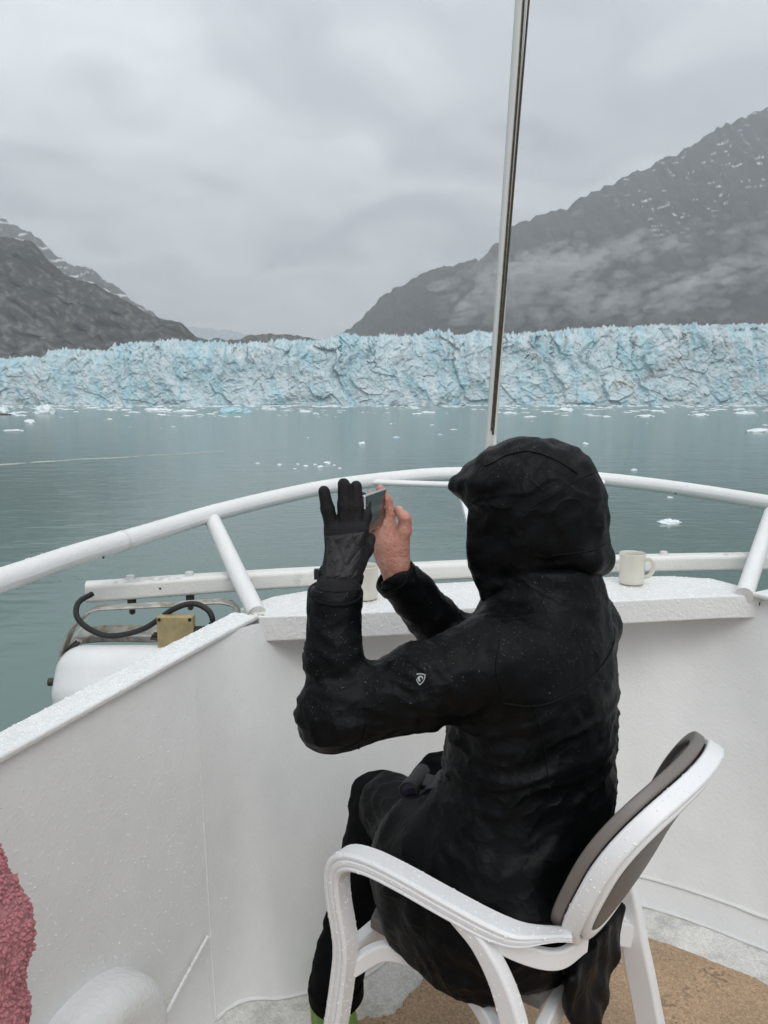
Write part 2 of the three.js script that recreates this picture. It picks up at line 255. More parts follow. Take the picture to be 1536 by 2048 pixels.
const hash = (i, j, k) => { let h = Math.imul(i, 374761393) ^ Math.imul(j, 668265263) ^ Math.imul(k, 1274126177); h = Math.imul(h ^ (h >>> 13), 1274126177); return ((h ^ (h >>> 16)) >>> 0) / 4294967296; };
// broken ice: each cell is a plate with its own stand-off and tilt
function cells(x, y, sx, sy, amp, tilt, seed) {
  const u = x / sx, v = y / sy, i0 = Math.floor(u), j0 = Math.floor(v); let best = 9, bi = 0, bj = 0, bu = 0, bv = 0;
  for (let j = j0 - 1; j <= j0 + 1; j++) for (let i = i0 - 1; i <= i0 + 1; i++) { const a = i + hash(i, j, seed) - u, b = j + hash(i, j, seed + 50) - v, d = a * a + b * b; if (d < best) { best = d; bi = i; bj = j; bu = a; bv = b; } }
  return amp * (hash(bi, bj, seed + 9) - 0.5) * 2 + tilt * (hash(bi, bj, seed + 17) - 0.5) * 2 * bu * sx + tilt * (hash(bi, bj, seed + 23) - 0.5) * 2 * bv * sy;
}
const ridged = (x, y, z, o) => { let s = 0, a = 0.5, f = 1; for (let i = 0; i < o; i++) { s += a * (1 - Math.abs(m3(x * f, y * f, z * f))); a *= 0.5; f *= 2.1; } return s; };
{ // the ice cliff: buttresses, flutes, broken blocks, and a crevassed top behind the edge
  const top = [[-640, 30], [-480, 36], [-388, 38.8], [-362, 40.3], [-347, 49.7], [-336, 51.2], [-312, 45.3], [-299, 43.3], [-283, 52.7], [-261, 56.1], [-230, 59.1], [-213, 57.6], [-205, 54.7], [-195, 57.1], [-185, 59.6], [-178, 56.1], [-165, 54.2], [-150, 55.2], [-125, 56.1], [-112, 61.1], [-100, 59.1], [-64, 59.6], [-54, 64.5], [-34, 67], [-14, 65], [16, 65], [41, 65], [59, 69.9], [71, 67], [86, 63.5], [101, 69.4], [116, 67.4], [137, 67.4], [157, 67.9], [182, 67.4], [207, 70.9], [232, 72.8], [262, 73.3], [287, 74.8], [312, 74.3], [317, 75.8], [337, 73.3], [357, 73.3], [385, 75.8], [480, 74], [640, 70]];
  const jag = (x) => cells(x, 0, 8, 9, 1.7, 0.25, 5) + 2.5 * (ridged(x / 23, 3.1, 0, 4) - 0.72) * 2 + 1.5 * n2(x / 5.1, 9) + 1.0 * n2(x / 1.9, 4);
  const face = (x, y) => {
    const wx = x + 9 * n2(x / 60, y / 60) + 1.4 * n2(x / 13 + 5, y / 16), lean = y * 0.16;
    const hi = 0.45 + 0.75 * sstep(14, 62, y);
    const butt = 15 * (ridged(wx / 110, y / 190, 1, 3) - 0.6), flute = 6.5 * hi * (ridged(wx / 21, y / 120, 5, 3) - 0.62);
    const crack = 4.5 * sstep(0.05, 0.0, Math.abs(k3(x / 24 + 0.12 * n2(x / 9, y / 9), y / 220, 3))) * sstep(22, 50, y) * sstep(0.0, 0.3, n2(x / 37, y / 90));
    const blocks = cells(wx + 0.25 * y, y, 19, 26, 1.8 * (0.45 + 0.65 * hi), 0.11, 1) + cells(wx - 0.3 * y, y, 7.5, 11, 0.72 * (0.45 + 0.65 * hi), 0.14, 2) + cells(x, y, 3.4, 5, 0.4, 0.18, 3);
    return butt + flute + blocks + 0.5 * n3(x / 4, y / 4, 4) - crack - lean;
  };
  const X0 = -640, X1 = 640, NX = 1500, NV = 250, F = 0.74;
  const g = gridMesh(NX, NV, (u, v) => {
    const x = mix(X0, X1, u), h = lerpTable(top, x) + jag(x), bz = -782 - 14 * Math.cos(x / 260);
    let y, z;
    if (v <= F) { const t = v / F; y = mix(SEA - 3, h, t); z = bz + face(x, y) - 5 * Math.pow(t, 8); }
    else { const t = (v - F) / (1 - F), back = 330 * t * t; y = h + 14 * t + (ridged(x / 17, back / 26, 4, 4) - 0.68) * 15 * Math.min(1, t * 7) + 2.2 * n2(x / 3, back / 6) * Math.min(1, t * 9); z = bz + face(x, h) - 5 - back; }
    const q = v <= F ? y : h + (z - bz) * 0.4;
    const blue = sstep(0.0, 0.6, fbm3(x / 30 + 0.01 * q, q / 70, 3, 4) + 0.4 * n3(x / 5, q / 34, 8) + 0.12 * n3(x / 2.2, q / 5, 6)), milky = sstep(-0.1, 0.5, fbm3(x / 26 + 8, q / 20 + 0.3 * x / 26, 9, 5));
    let dirt = 0.55 * sstep(0.3, 0.62, fbm3(x / 60 - 3, q / 18 + 0.5 * x / 60, 15, 5)) * sstep(-0.2, 0.4, n3(x / 5, q / 5, 1));
    dirt += 0.75 * sstep(0.28, 0.5, fbm3(x / 26, q / 60, 33, 4)) * sstep(60, 150, x) * sstep(52, 66, q + 8 * n2(x / 14, 3));
    const streak = Math.abs(q - (18 + 0.42 * (x - 250)) - 6 * n2(x / 12, 7)); if (x > 225) dirt += 0.8 * sstep(9, 1, streak) * sstep(-0.3, 0.3, n3(x / 3, q / 3, 5)) * sstep(225, 250, x) * sstep(330, 290, x);
    const line = sstep(0.05, 0.012, Math.abs(n3(x / 44 + 0.5 * q / 44, q / 30, 21))) * sstep(0.1, 0.5, n3(x / 50, q / 40, 40)); dirt += 0.5 * line;
    let c = [mix(0.56, 0.4, blue), mix(0.68, 0.615, blue), mix(0.715, 0.685, blue)];
    c = c.map((a, i) => mix(a, [0.72, 0.76, 0.77][i], 0.6 * milky * (1 - blue)));
    dirt = clamp(dirt); c = c.map((a, i) => mix(a, [0.24, 0.225, 0.205][i], dirt));
    return [x, y, z, ...c];
  });
  structure('glacier', g, std({ vertexColors: true, roughness: 0.55 }), 'wide pale blue ice cliff of a tidewater glacier');
}
function mountain(label, ridge, zr, zf, amp, color, { nx = 420, ns = 170, x0 = ridge[0][0], x1 = ridge.at(-1)[0], pow = 1.15, jag = 9, seed = 0, drift = 0, oct = 5, rough = 0.6 } = {}) {
  const NB = 0.08;
  const g = gridMesh(nx, ns, (u, s0) => {
    const x = mix(x0, x1, u), s = (s0 - NB) / (1 - NB), H = lerpTable(ridge, x) + jag * (ridged(x / 90, seed, 0, 4) - 0.75) * 2;
    let y, z;
    if (s < 0) { z = -(zr - s * 900); y = H + s * H * 4; }
    else {
      const e = Math.min(1, s * 9) * sstep(1.02, 0.8, s);
      z = -mix(zr, zf, s); y = mix(H, -15, 1 - Math.pow(1 - s, pow));
      const n = fbm3(x / 260 + 0.4 * z / 260, z / 400, seed + 2, oct), r = ridged(x / 150 + 0.3 * z / 300, z / 700, seed + 5, Math.min(4, oct)) - 0.7;
      y += e * amp * (n * 0.8 + r * 0.9); z += e * amp * rough * n3(x / 50, z / 50, seed);
    }
    return [x + drift * Math.max(s, 0), y, z, ...color(x, y, z)];
  });
  return structure('mountain', g, std({ vertexColors: true, roughness: 0.95, side: THREE.DoubleSide }), label);
}
const rockTone = (x, y, z, sd) => {
  const s = fbm3((x + 1.3 * y) / 130, (y - 0.2 * x) / 900, sd, 5), veg = sstep(-0.05, 0.35, fbm3(x / 150, y / 90, sd + 9, 4)), slab = sstep(0.06, 0.42, fbm3((x + 1.1 * y) / 12, (y - x) / 42, sd + 3, 4) + 0.3 * s);
  const k = (0.05 + 0.03 * s + 0.012 * n3(x / 9, y / 9, z / 9)) ; let c = [k, k * 0.99, k * 0.96];
  c = c.map((a, i) => mix(a, [0.03, 0.038, 0.022][i], 0.55 * veg)); return c.map((a, i) => mix(a, [0.24, 0.235, 0.225][i], 0.5 * slab));
};
const greyTone = (x, y, z, sd) => { const s = fbm3((x + 0.6 * y) / 260, (y - 0.2 * x) / 700, sd, 4), g = fbm3((x + 0.9 * y) / 70, (y - x) / 260, sd + 4, 3), k = 0.046 + 0.022 * s + 0.016 * g; return [k, k * 1.0, k * 0.97]; };
const snowOn = (c, k) => c.map((a, i) => mix(a, [0.78, 0.8, 0.82][i], k));
mountain('dark rocky slope falling to the left end of the ice cliff', [[-2600, 900], [-1500, 640], [-1027, 494], [-917, 403], [-825, 352], [-761, 344], [-695, 274], [-616, 248], [-510, 190], [-445, 169], [-382, 115], [-328, 94], [-230, 45]], 1700, 1060, 30, (x, y, z) => rockTone(x, y, z, 1), { nx: 700, ns: 260, x0: -1900, jag: 7 });
mountain('hazy far ridge with snow patches behind the dark left slope', [[-5400, 2250], [-2610, 1442], [-2103, 1010], [-2052, 960], [-1984, 939], [-1892, 884], [-1788, 780], [-1708, 735], [-1626, 726], [-1492, 633], [-1413, 566], [-1222, 444], [-976, 308]], 4350, 3000, 50, (x, y, z) => { const c = rockTone(x, y, z, 31), t = lerpTable([[-2610, 1442], [-2103, 1010], [-1413, 566], [-976, 308]], x); return snowOn(c, sstep(0.26, 0.3, fbm3(x / 110, y / 45, 61, 3)) * sstep(t - 260, t - 120, y)); }, { nx: 420, ns: 150, x0: -3000, jag: 16, seed: 3 });
mountain('low dark rock saddle behind the middle of the ice cliff', [[-760, 120], [-592, 172], [-498, 172], [-430, 169], [-362, 177], [-308, 181], [-227, 174], [-173, 164], [-65, 149], [60, 90]], 2100, 1500, 14, (x, y, z) => rockTone(x, y, z, 44), { nx: 300, ns: 80, jag: 9, seed: 8 });
mountain('pale far icefield showing in the gap above the rock saddle', [[-1700, 330], [-1154, 412], [-1034, 398], [-940, 390], [-859, 380], [-751, 356], [-562, 345], [-300, 260]], 4200, 3000, 30, (x, y, z) => { const k = 0.5 + 0.12 * fbm3(x / 40, y / 20, 4, 3); return [k * 0.92, k * 1.03, k * 1.08]; }, { nx: 220, ns: 60, jag: 12, seed: 12 });
mountain('tall hazy mountain with snow patches rising to the right', [[-588, 126], [-323, 277], [-196, 346], [-120, 400], [-20, 522], [80, 570], [204, 631], [329, 672], [477, 703], [623, 846], [721, 893], [892, 941], [965, 987], [1156, 1081], [1301, 1138], [1491, 1231], [1631, 1323], [1858, 1403], [2240, 1571], [2703, 1726], [4480, 2100]], 3920, 2000, 48, (x, y, z) => {
  const c = greyTone(x, y, z, 71), r = lerpTable([[477, 703], [1301, 1138], [1858, 1403], [2703, 1726]], x);
  return snowOn(c, sstep(0.46, 0.49, fbm3(x / 75 + 0.3 * y / 75, y / 22, 81, 3)) * sstep(r - 500, r - 300, y) * sstep(980, 1200, x));
}, { nx: 700, ns: 260, x1: 2800, jag: 18, seed: 21, pow: 1.05, oct: 3, rough: 0.15 });
{ // shreds of low cloud against the right-hand slope: countless drifting droplets
  const r = mulberry(91), gauss = () => { let s = 0; for (let i = 0; i < 6; i++) s += r(); return (s - 3) / 0.707; };
  const blobs = [ // x, y, z, spread x, y, z, tilt, number
    [400, 300, -1990, 105, 36, 50, 0.14, 15000], [330, 255, -1960, 80, 30, 50, 0.3, 7000], [500, 355, -2060, 120, 24, 40, 0.2, 7500], [300, 335, -2050, 80, 24, 40, 0.35, 4500],
    [640, 262, -1950, 150, 17, 40, 0.1, 6500], [860, 305, -1960, 150, 18, 40, 0.2, 7000], [1040, 400, -2100, 150, 22, 40, 0.35, 6000], [700, 410, -2120, 150, 18, 40, 0.2, 4000],
    [560, 205, -1850, 170, 18, 40, 0.05, 4500],
  ];
  const list = [];
  for (const [x, y, z, sx, sy, sz, tilt, n] of blobs) for (let i = 0, tries = 0; i < n / 85 && tries < n; tries++) {
    const a = gauss() * sx, b = gauss() * sy, d = gauss() * sz, X = (x + a) * 1.35, Y = (y + b + tilt * a) * 1.35, Z = (z + d) * 1.35;
    const den = 0.4 + 1.15 * fbm3(X / 130 - 0.5 * Y / 130, Y / 60 + 0.25 * X / 130, Z / 300, 5); if (r() > den) continue;
    const k = 15 + 26 * r() * r(); list.push([X, Y, Z, k * (1.0 + 0.7 * r()), k * (0.48 + 0.15 * r()), k]); i++;
  }
  const im = new THREE.InstancedMesh(new THREE.IcosahedronGeometry(1, 3), std({ color: C3(0.9, 0.91, 0.92), roughness: 1, specularIntensity: 0, transparent: true, opacity: 0.062 }), list.length), m = new THREE.Matrix4(), q = new THREE.Quaternion();
  list.forEach(([x, y, z, a, b, c], i) => { q.setFromAxisAngle(V(0, 0, 1), 0.22 + 0.5 * (r() - 0.5)); im.setMatrixAt(i, m.compose(V(x, y, z), q, V(a, b, c))); });
  im.name = 'low_cloud'; im.userData = { kind: 'stuff', label: 'shreds of white low cloud clinging to the right mountain slope', category: 'cloud' }; scene.add(im);
}
{ // floating ice
  const ice = std({ color: C3(0.78, 0.85, 0.87), roughness: 0.4 }), blueIce = std({ color: C3(0.42, 0.66, 0.72), roughness: 0.35 }), dirtyIce = std({ color: C3(0.1, 0.09, 0.08), roughness: 0.6 });
  const shapes = Array.from({ length: 6 }, (_, s) => { const g = mergeVertices(new THREE.IcosahedronGeometry(1, 5).deleteAttribute('uv').deleteAttribute('normal')), p = g.attributes.position, q = V(); for (let i = 0; i < p.count; i++) { q.fromBufferAttribute(p, i); const k = 1 + 0.35 * fbm3(q.x * 1.3 + s * 9, q.y * 1.3, q.z * 1.3, 4) + 0.3 * (ridged(q.x * 2 + s * 5, q.y * 2, q.z * 2, 3) - 0.6); p.setXYZ(i, q.x * k, q.y * k * (0.8 + 0.5 * n2(q.x * 2 + s * 3, q.z * 2)), q.z * k); } g.computeVertexNormals(); return g; });
  const r = mulberry(61);
  const floe = (x, z, w, h, dep, mat, label, group, sh) => { const m = mesh(numbered('ice_floe'), shapes[sh ?? Math.floor(r() * 6)], mat, scene, { label, category: 'ice floe' }); if (group) m.userData.group = group; m.position.set(x, SEA + h * 0.12, z); m.scale.set(w / 2, h, dep / 2); m.rotation.y = (r() - 0.5) * 0.6; };
  floe(-145.5, -328.5, 8.4, 3.6, 6, ice, 'tall jagged white ice floe near the left edge below the cliff', null, 1);
  floe(-161, -322, 6, 3.2, 6, ice, 'white ice lump cut by the left edge of the photo', null, 2);
  floe(-154, -306, 10, 0.7, 5, dirtyIce, 'flat dark dirty ice floe at the far left', null, 0);
  floe(-68.9, -353.7, 14.5, 2.5, 8, blueIce, 'long pale blue ice floe left of centre below the cliff', null, 3);
  floe(-99.6, -383, 12, 1.1, 9, ice, 'low white ice floe between the tall and the blue floes', null, 4);
  floe(-117, -399.6, 15, 1.6, 9, ice, 'broad low white floe farther back than its blue neighbour', null, 0);
  floe(-92.7, -200, 2.9, 0.9, 2.4, ice, 'small bright white chunk under the tall left floe', null, 5);
  floe(-71.96, -148.3, 3.9, 0.28, 2.4, ice, 'thin flat white floe at the far left of open water', null, 1);
  floe(-3, -103.2, 0.95, 0.36, 0.8, ice, 'small white chunk alone left of the flagstaff', null, 2);
  floe(71.3, -143.7, 5.6, 0.62, 3.6, ice, 'white floe cut by the right edge of the photo', null, 3);
  floe(14, -36.8, 1.12, 0.17, 0.8, ice, 'low white floe between the right handrail and the beam', null, 4);
  floe(27.3, -103.2, 0.8, 0.26, 0.7, ice, 'small white chunk just above the black hood', null, 5);
  floe(21.4, -64.8, 0.55, 0.14, 0.5, ice, 'tiny white chunk just above the right handrail', null, 1);
  floe(17.7, -46.6, 0.36, 0.06, 0.3, ice, 'tiny flat fragment just below the right handrail', null, 0);
  floe(118.8, -287.5, 6.5, 0.9, 4, ice, 'flat white floe right of the flagstaff below the cliff', null, 2);
  floe(155, -328.5, 9, 1.0, 5, ice, 'wide white floe near the right edge below the cliff', null, 4);
  floe(94.5, -399.6, 8.5, 1.9, 6, ice, 'white humped floe below the cliff right of the hood', null, 5);
  floe(54, -328.5, 5.8, 0.9, 4, ice, 'white floe just right of the flagstaff below the cliff', null, 3);
  floe(50.2, -263, 4.6, 0.5, 3, ice, 'flat white floe nearest the flagstaff on its right', null, 1);
  floe(-5.7, -67.7, 0.6, 0.18, 0.5, ice, 'white fragment in a loose cluster above the gloved hand', 'ice fragments clustered above the glove', 2);
  for (const [x, z, w] of [[-5.4, -72, 0.75], [-7.1, -68.8, 0.5], [-6.4, -70.4, 0.4], [-8.1, -71, 0.35], [-4.6, -70, 0.3], [-9.7, -70.4, 0.45], [-7.8, -66.2, 0.3], [-3.9, -66.8, 0.32], [-12, -72, 0.4]]) floe(x, z, w, w * 0.24, w * 0.8, ice, 'white fragment in a loose cluster above the gloved hand', 'ice fragments clustered above the glove');
  for (let i = 0; i < 40; i++) { const z = -120 * Math.pow(5.2, r()), x = (r() - 0.5) * 1.05 * -z; const w = 0.35 + 1.5 * Math.pow(r(), 3) * (-z / 200); if (z < -640) continue; floe(x, z, w, w * (0.12 + 0.12 * r()), w * 0.7, r() < 0.14 ? blueIce : ice, 'small ice fragment drifting on the open water', 'small ice fragments on open water'); }
  const N = 1500, im = new THREE.InstancedMesh(shapes[2], ice, N), m = new THREE.Matrix4(), q = new THREE.Quaternion(); let c = 0;
  while (c < N) { const t = Math.pow(r(), 2.6), z = mix(-752, -260, t), x = (r() - 0.5) * 1.25 * -z; if (r() > 0.42 + 0.9 * fbm2(x / 60, z / 130, 3) - 0.35 * t) continue; const w = 0.5 + 3.2 * Math.pow(r(), 3); q.setFromAxisAngle(V(0, 1, 0), r() * 6); m.compose(V(x, SEA + 0.04, z), q, V(w, w * (0.12 + 0.2 * r()), w)); im.setMatrixAt(c++, m); }
  im.name = 'brash_ice'; im.userData = { kind: 'stuff', label: 'band of broken brash ice at the foot of the ice cliff', category: 'ice' }; scene.add(im);
  // a thin line of foam left on the water
  const F = 1300, fo = new THREE.InstancedMesh(shapes[0], std({ color: C3(0.42, 0.45, 0.43), roughness: 0.7 }), F);
  for (let i = 0; i < F; i++) { let t = Math.pow(r(), 1.5); if (n2(t * 17, 4) < -0.25) t *= 0.4; const x = mix(-38, -19, t) + (r() - 0.5) * 0.5, z = mix(-69, -89, t) + 0.9 * n2(t * 5, 2) + (r() - 0.5) * (0.5 + 1.6 * r()), w = 0.03 + 0.09 * r(); m.compose(V(x, SEA + 0.006, z), q, V(w * 1.6, w * 0.25, w)); fo.setMatrixAt(i, m); }
  fo.name = 'foam_line'; fo.userData = { kind: 'stuff', label: 'thin pale foam line across the water at left', category: 'foam' }; scene.add(fo);
}

// ------------------------------------------------------------------ the ship's bow
const bow = thing('ship_bow', 'white painted steel bow of a small ship with curved handrail', 'ship', [0, 0, 0]);
{
  // plan curves, [x, z]: inner foot of the bulwark on the deck, and its inner top edge
  const foot = [[-1.7, 2.2], [-1.3, 0.85], [-0.95, -0.12], [-0.8, -0.54], [-0.603, -1.09], [-0.405, -1.632], [-0.24, -1.70], [-0.075, -1.755], [0.03, -1.845], [0.2, -1.985], [0.42, -2.075], [0.62, -2.09], [0.78, -2.04], [0.965, -1.92], [1.15, -1.75], [1.4, -1.38], [1.66, -0.75], [1.9, 0.2], [2.2, 2.2]];
  const head = [[-1.75, 2.15], [-1.38, 0.75], [-1.05, -0.15], [-0.88, -0.6], [-0.668, -1.196], [-0.458, -1.75], [-0.352, -1.955], [-0.24, -2.16], [-0.02, -2.33], [0.2, -2.41], [0.42, -2.44], [0.62, -2.445], [0.82, -2.42], [1.0, -2.36], [1.14, -2.21], [1.42, -1.72], [1.72, -1.0], [1.98, 0.1], [2.3, 2.15]];
  const topY = (k) => lerpTable([[0, 0.84], [4, 0.868], [6, 0.888], [7, 0.83], [13, 0.83], [14, 0.885], [18, 0.86]], k);
  const smooth = (pts) => new THREE.CatmullRomCurve3(pts, false, 'catmullrom', 0.5);
  const strip = (k0, k1, seg, rows, off, y0, y1) => { // inner or outer skin between control points k0 and k1
    const a = smooth(foot.map(([x, z]) => V(x, y0, z))), b = smooth(head.map(([x, z], k) => V(x, topY(k) + y1, z))), pos = [], uv = [], idx = [], N = foot.length - 1; let run = 0, last = null;
    for (let i = 0; i <= seg; i++) {
      const t = mix(k0, k1, i / seg) / N, A = a.getPoint(t), B = b.getPoint(t), tan = b.getTangent(t), out = V(tan.z, 0, -tan.x).normalize().multiplyScalar(off);
      if (last) run += B.distanceTo(last); last = B;
      for (let j = 0; j <= rows; j++) { const s = j / rows, P = A.clone().lerp(B, s).add(out); P.addScaledVector(out.clone().normalize(), 0.0025 * fbm2(P.x * 3 + P.z * 2, P.y * 4, 2)); pos.push(P.x, P.y, P.z); uv.push(run, P.y); }
    }
    for (let i = 0; i < seg; i++) for (let j = 0; j < rows; j++) { const p = i * (rows + 1) + j, q = p + rows + 1; idx.push(p, q, p + 1, q, q + 1, p + 1); }
    const g = new THREE.BufferGeometry(); g.setAttribute('position', new THREE.Float32BufferAttribute(pos, 3)); g.setAttribute('uv', new THREE.Float32BufferAttribute(uv, 2)); g.setIndex(idx); g.computeVertexNormals(); return g;
  };
  const deckShape = (pts, y) => { const s = new THREE.Shape(pts.map(([x, z]) => new THREE.Vector2(x, -z))); const g = new THREE.ShapeGeometry(s, 1); g.rotateX(-Math.PI / 2); g.translate(0, y, 0); const p = g.attributes.position, uv = g.attributes.uv; for (let i = 0; i < p.count; i++) uv.setXY(i, p.getX(i), p.getZ(i)); return g; };
  const curve2 = (pts, n) => smooth(pts.map(([x, z]) => V(x, 0, z))).getPoints(n).map((p) => [p.x, p.z]);
  const deckEdge = curve2(foot, 160).map(([x, z]) => [x, z]);
  const deck = mesh('deck', [deckShape(deckEdge, 0), deckShape(deckEdge, -0.03)], M.deckGrey, bow, { label: 'worn pale grey waterway at the edge of the deck' });
  const wob = (p, k) => { const c = mix(1, 0.3, sstep(0.1, 0.5, p[0])); return [p[0] + c * (0.012 * fbm2(k * 0.9, 2, 3) + 0.006 * n2(k * 2.1, 7)), p[1] + c * (0.012 * fbm2(k * 0.9, 8, 3) + 0.006 * n2(k * 2.1, 1))]; };
  const tanEdge = curve2([[-1.45, 2.1], [-1.05, 0.8], [-0.72, -0.1], [-0.56, -0.6], [-0.4, -1.05], [-0.23, -1.42], [-0.11, -1.58], [-0.045, -1.632], [0.022, -1.652], [0.115, -1.767], [0.29, -1.885], [0.46, -1.945], [0.628, -1.94], [0.735, -1.911], [0.909, -1.797], [0.98, -1.74], [1.18, -1.52], [1.42, -1.05], [1.66, 0.1], [2.0, 2.1]], 260).map(wob);
  mesh('non_skid_paint', deckShape(tanEdge, 0.004), M.deckTan, deck, { label: 'speckled tan non-skid paint on the deck' });
  mesh('bulwark_plate', [strip(0, 5, 60, 24, 0, 0, 0)], M.paint, bow, { label: 'flat beaded left bulwark plate' });
  mesh('bulwark_plate', [strip(5, 14, 120, 24, 0, 0, 0)], M.paint, bow, { label: 'curved bulwark plate round the stem' });
  mesh('bulwark_plate', [strip(14, 18, 50, 24, 0, 0, 0)], M.paint, bow, { label: 'right bulwark plate' });
  mesh('hull_plating', [strip(0, 18, 200, 10, 0.06, -1.6, 0)], M.hull, bow);
  { // lower hull, drawing in towards the waterline
    const b = smooth(foot.map(([x, z]) => V(x, 0, z))), pos = [], idx = [];
    for (let i = 0; i <= 120; i++) { const t = i / 120, P = b.getPoint(t), tan = b.getTangent(t), out = V(tan.z, 0, -tan.x).normalize(); for (let j = 0; j <= 4; j++) { const s = j / 4, c = V(0.3, 0, 1.4); const Q = P.clone().addScaledVector(out, 0.05).lerp(V(c.x, 0, Math.max(P.z, -1.2)), 0.12 + 0.45 * s); pos.push(Q.x, mix(-1.6, -5.5, s), Q.z); } }
    for (let i = 0; i < 120; i++) for (let j = 0; j < 4; j++) { const p = i * 5 + j, q = p + 5; idx.push(p, p + 1, q, q, p + 1, q + 1); }
    const g = new THREE.BufferGeometry(); g.setAttribute('position', new THREE.Float32BufferAttribute(pos, 3)); g.setIndex(idx); g.computeVertexNormals(); mesh('lower_hull', boxUV(g), M.hull, bow);
  }
  // weld seams
  const weld = (pts, r, label) => mesh('weld_seam', tube(pts, (t) => r * (0.85 + 0.35 * n2(t * 40 + pts[0].x * 9, 3)), { sides: 8, steps: 90 }), M.white, bow, label ? { label } : undefined);
  weld([V(-0.459, 0.858, -1.752), V(-0.432, 0.44, -1.693), V(-0.406, 0.01, -1.634)], 0.0035, 'vertical weld where the flat plate meets the curved one');
  weld([V(-0.53, 0.075, -1.282), V(-0.47, 0.17, -1.46), V(-0.417, 0.225, -1.628)], 0.005, 'slanting weld above the mooring chock');
  { const a = smooth(foot.map(([x, z]) => V(x, 0, z))), b = smooth(head.map(([x, z], k) => V(x, topY(k), z))), up = [], low = []; for (let i = 0; i <= 90; i++) { const t = mix(5, 16, i / 90) / 18, A = a.getPoint(t), B = b.getPoint(t); low.push(A.clone().setY(0.004)); if (A.x > 0.15) up.push(A.clone().lerp(B, 0.075 / B.y).add(V(0, 0.002 * n2(i, 3), 0.002))); }
    weld(up, 0.0062, 'weld bead along the foot of the bulwark'); weld(low, 0.006); }
  // cap rails
  const capSection = () => roundRect(0.078, 0.014, 0.004, 2);
  const capRail = (pts, label) => mesh('cap_rail', sweep(pts, capSection, V(0, 1, 0), { steps: 70 }), M.wetPaint, bow, { label });
  capRail([V(-1.76, 0.846, 2.16), V(-1.4, 0.854, 0.75), V(-1.068, 0.862, -0.15), V(-0.9, 0.868, -0.6), V(-0.694, 0.877, -1.196), V(-0.485, 0.889, -1.75), V(-0.378, 0.897, -2.005)], 'wet left cap rail running down to the left edge');
  capRail([V(1.135, 0.905, -2.225), V(1.3, 0.9, -1.96), V(1.45, 0.893, -1.71), V(1.75, 0.88, -1.0), V(2.01, 0.874, 0.1), V(2.33, 0.868, 2.15)], 'right cap rail at the right edge');
  // the shelf across the bow
  const plan = [[-0.336, -1.992], [0.05, -2.05], [0.68, -2.155], [1.0, -2.212], [1.128, -2.222], [1.135, -2.30], [1.075, -2.43], [0.95, -2.468], [0.6, -2.445], [0.38, -2.412], [-0.02, -2.325], [-0.228, -2.276], [-0.33, -2.2], [-0.4, -2.08]];
  const sh = new THREE.ExtrudeGeometry(new THREE.Shape(plan.map(([x, z]) => new THREE.Vector2(x, -z))), { depth: 0.062, bevelEnabled: true, bevelSize: 0.004, bevelThickness: 0.004, bevelSegments: 2 }); sh.rotateX(-Math.PI / 2); sh.translate(0, 0.834, 0);
  const shelf = mesh('shelf', boxUV(sh), M.wetPaint, bow, { label: 'white steel shelf spanning the bow with two mugs on it' });
  mesh('rust_spot', moved(new THREE.SphereGeometry(0.009, 10, 6).scale(1.5, 0.12, 0.8), -0.365, 0.9035, -2.0), M.rust, shelf); mesh('rust_spot', moved(new THREE.SphereGeometry(0.006, 10, 6).scale(1.6, 0.12, 0.8), -0.335, 0.901, -2.005), M.rust, shelf);
  mesh('paint_chip', moved(new THREE.SphereGeometry(0.004, 8, 6).scale(0.7, 2.4, 0.4), 1.1295, 0.872, -2.219), M.rubber, shelf);
  // cross-beam behind the shelf
  const b0 = V(-0.866, 0.928, -2.15), b1 = V(-0.23, 0.929, -2.335), b2 = V(0.725, 0.9285, -2.52), b3 = V(1.9, 0.928, -2.62);
  const beam = mesh('cross_beam', boxUV(sweep([b0, b1, b2, b3], () => roundRect(0.062, 0.056, 0.012, 4), V(0, 1, 0), { steps: 60, smooth: true })), M.grubby, bow, { label: 'white box-section cross-beam with bolts behind the shelf' });
  for (const [x, z] of [[-0.747, -2.186], [-0.586, -2.233], [0.747, -2.523], [0.956, -2.545]]) mesh('bolt', moved(cyl(0.0125, 0.0135, 0.013, 6), x, 0.962, z).toNonIndexed(), M.white, beam);
  for (const [x, z] of [[-0.747, -2.186], [-0.586, -2.233]]) mesh('bolt', [moved(cyl(0.013, 0.013, 0.016, 6), x, 0.888, z), moved(cyl(0.0065, 0.0065, 0.034, 10), x, 0.868, z), moved(cyl(0.009, 0.009, 0.012, 6), x, 0.86, z)], M.darkMetal, beam, { label: 'rusty bolt end under the cross-beam' });
  // handrail
  const rp = [[-1.35, 1.06, 1.2], [-1.2, 1.07, 0.2], [-1.03, 1.078, -0.9], [-0.85, 1.084, -1.64], [-0.795, 1.084, -1.93], [-0.691, 1.092, -2.2085], [-0.5667, 1.1085, -2.485], [-0.3825, 1.129, -2.76], [-0.2, 1.147, -2.95], [0.0658, 1.164, -3.11], [0.2787, 1.171, -3.19], [0.6281, 1.165, -3.25], [0.965, 1.141, -3.24], [1.2478, 1.115, -3.1], [1.465, 1.093, -2.855], [1.7, 1.08, -2.3], [1.95, 1.07, -1.5], [2.3, 1.06, 0.2], [2.5, 1.05, 1.2]].map((p) => V(...p));
  const rail = mesh('handrail', tube(rp, 0.0285, { sides: 24, steps: 220 }), M.white, bow, { label: 'thick curved white handrail pipe around the bow' });
  const coup = new THREE.CatmullRomCurve3(rp, false, 'catmullrom', 0.5);
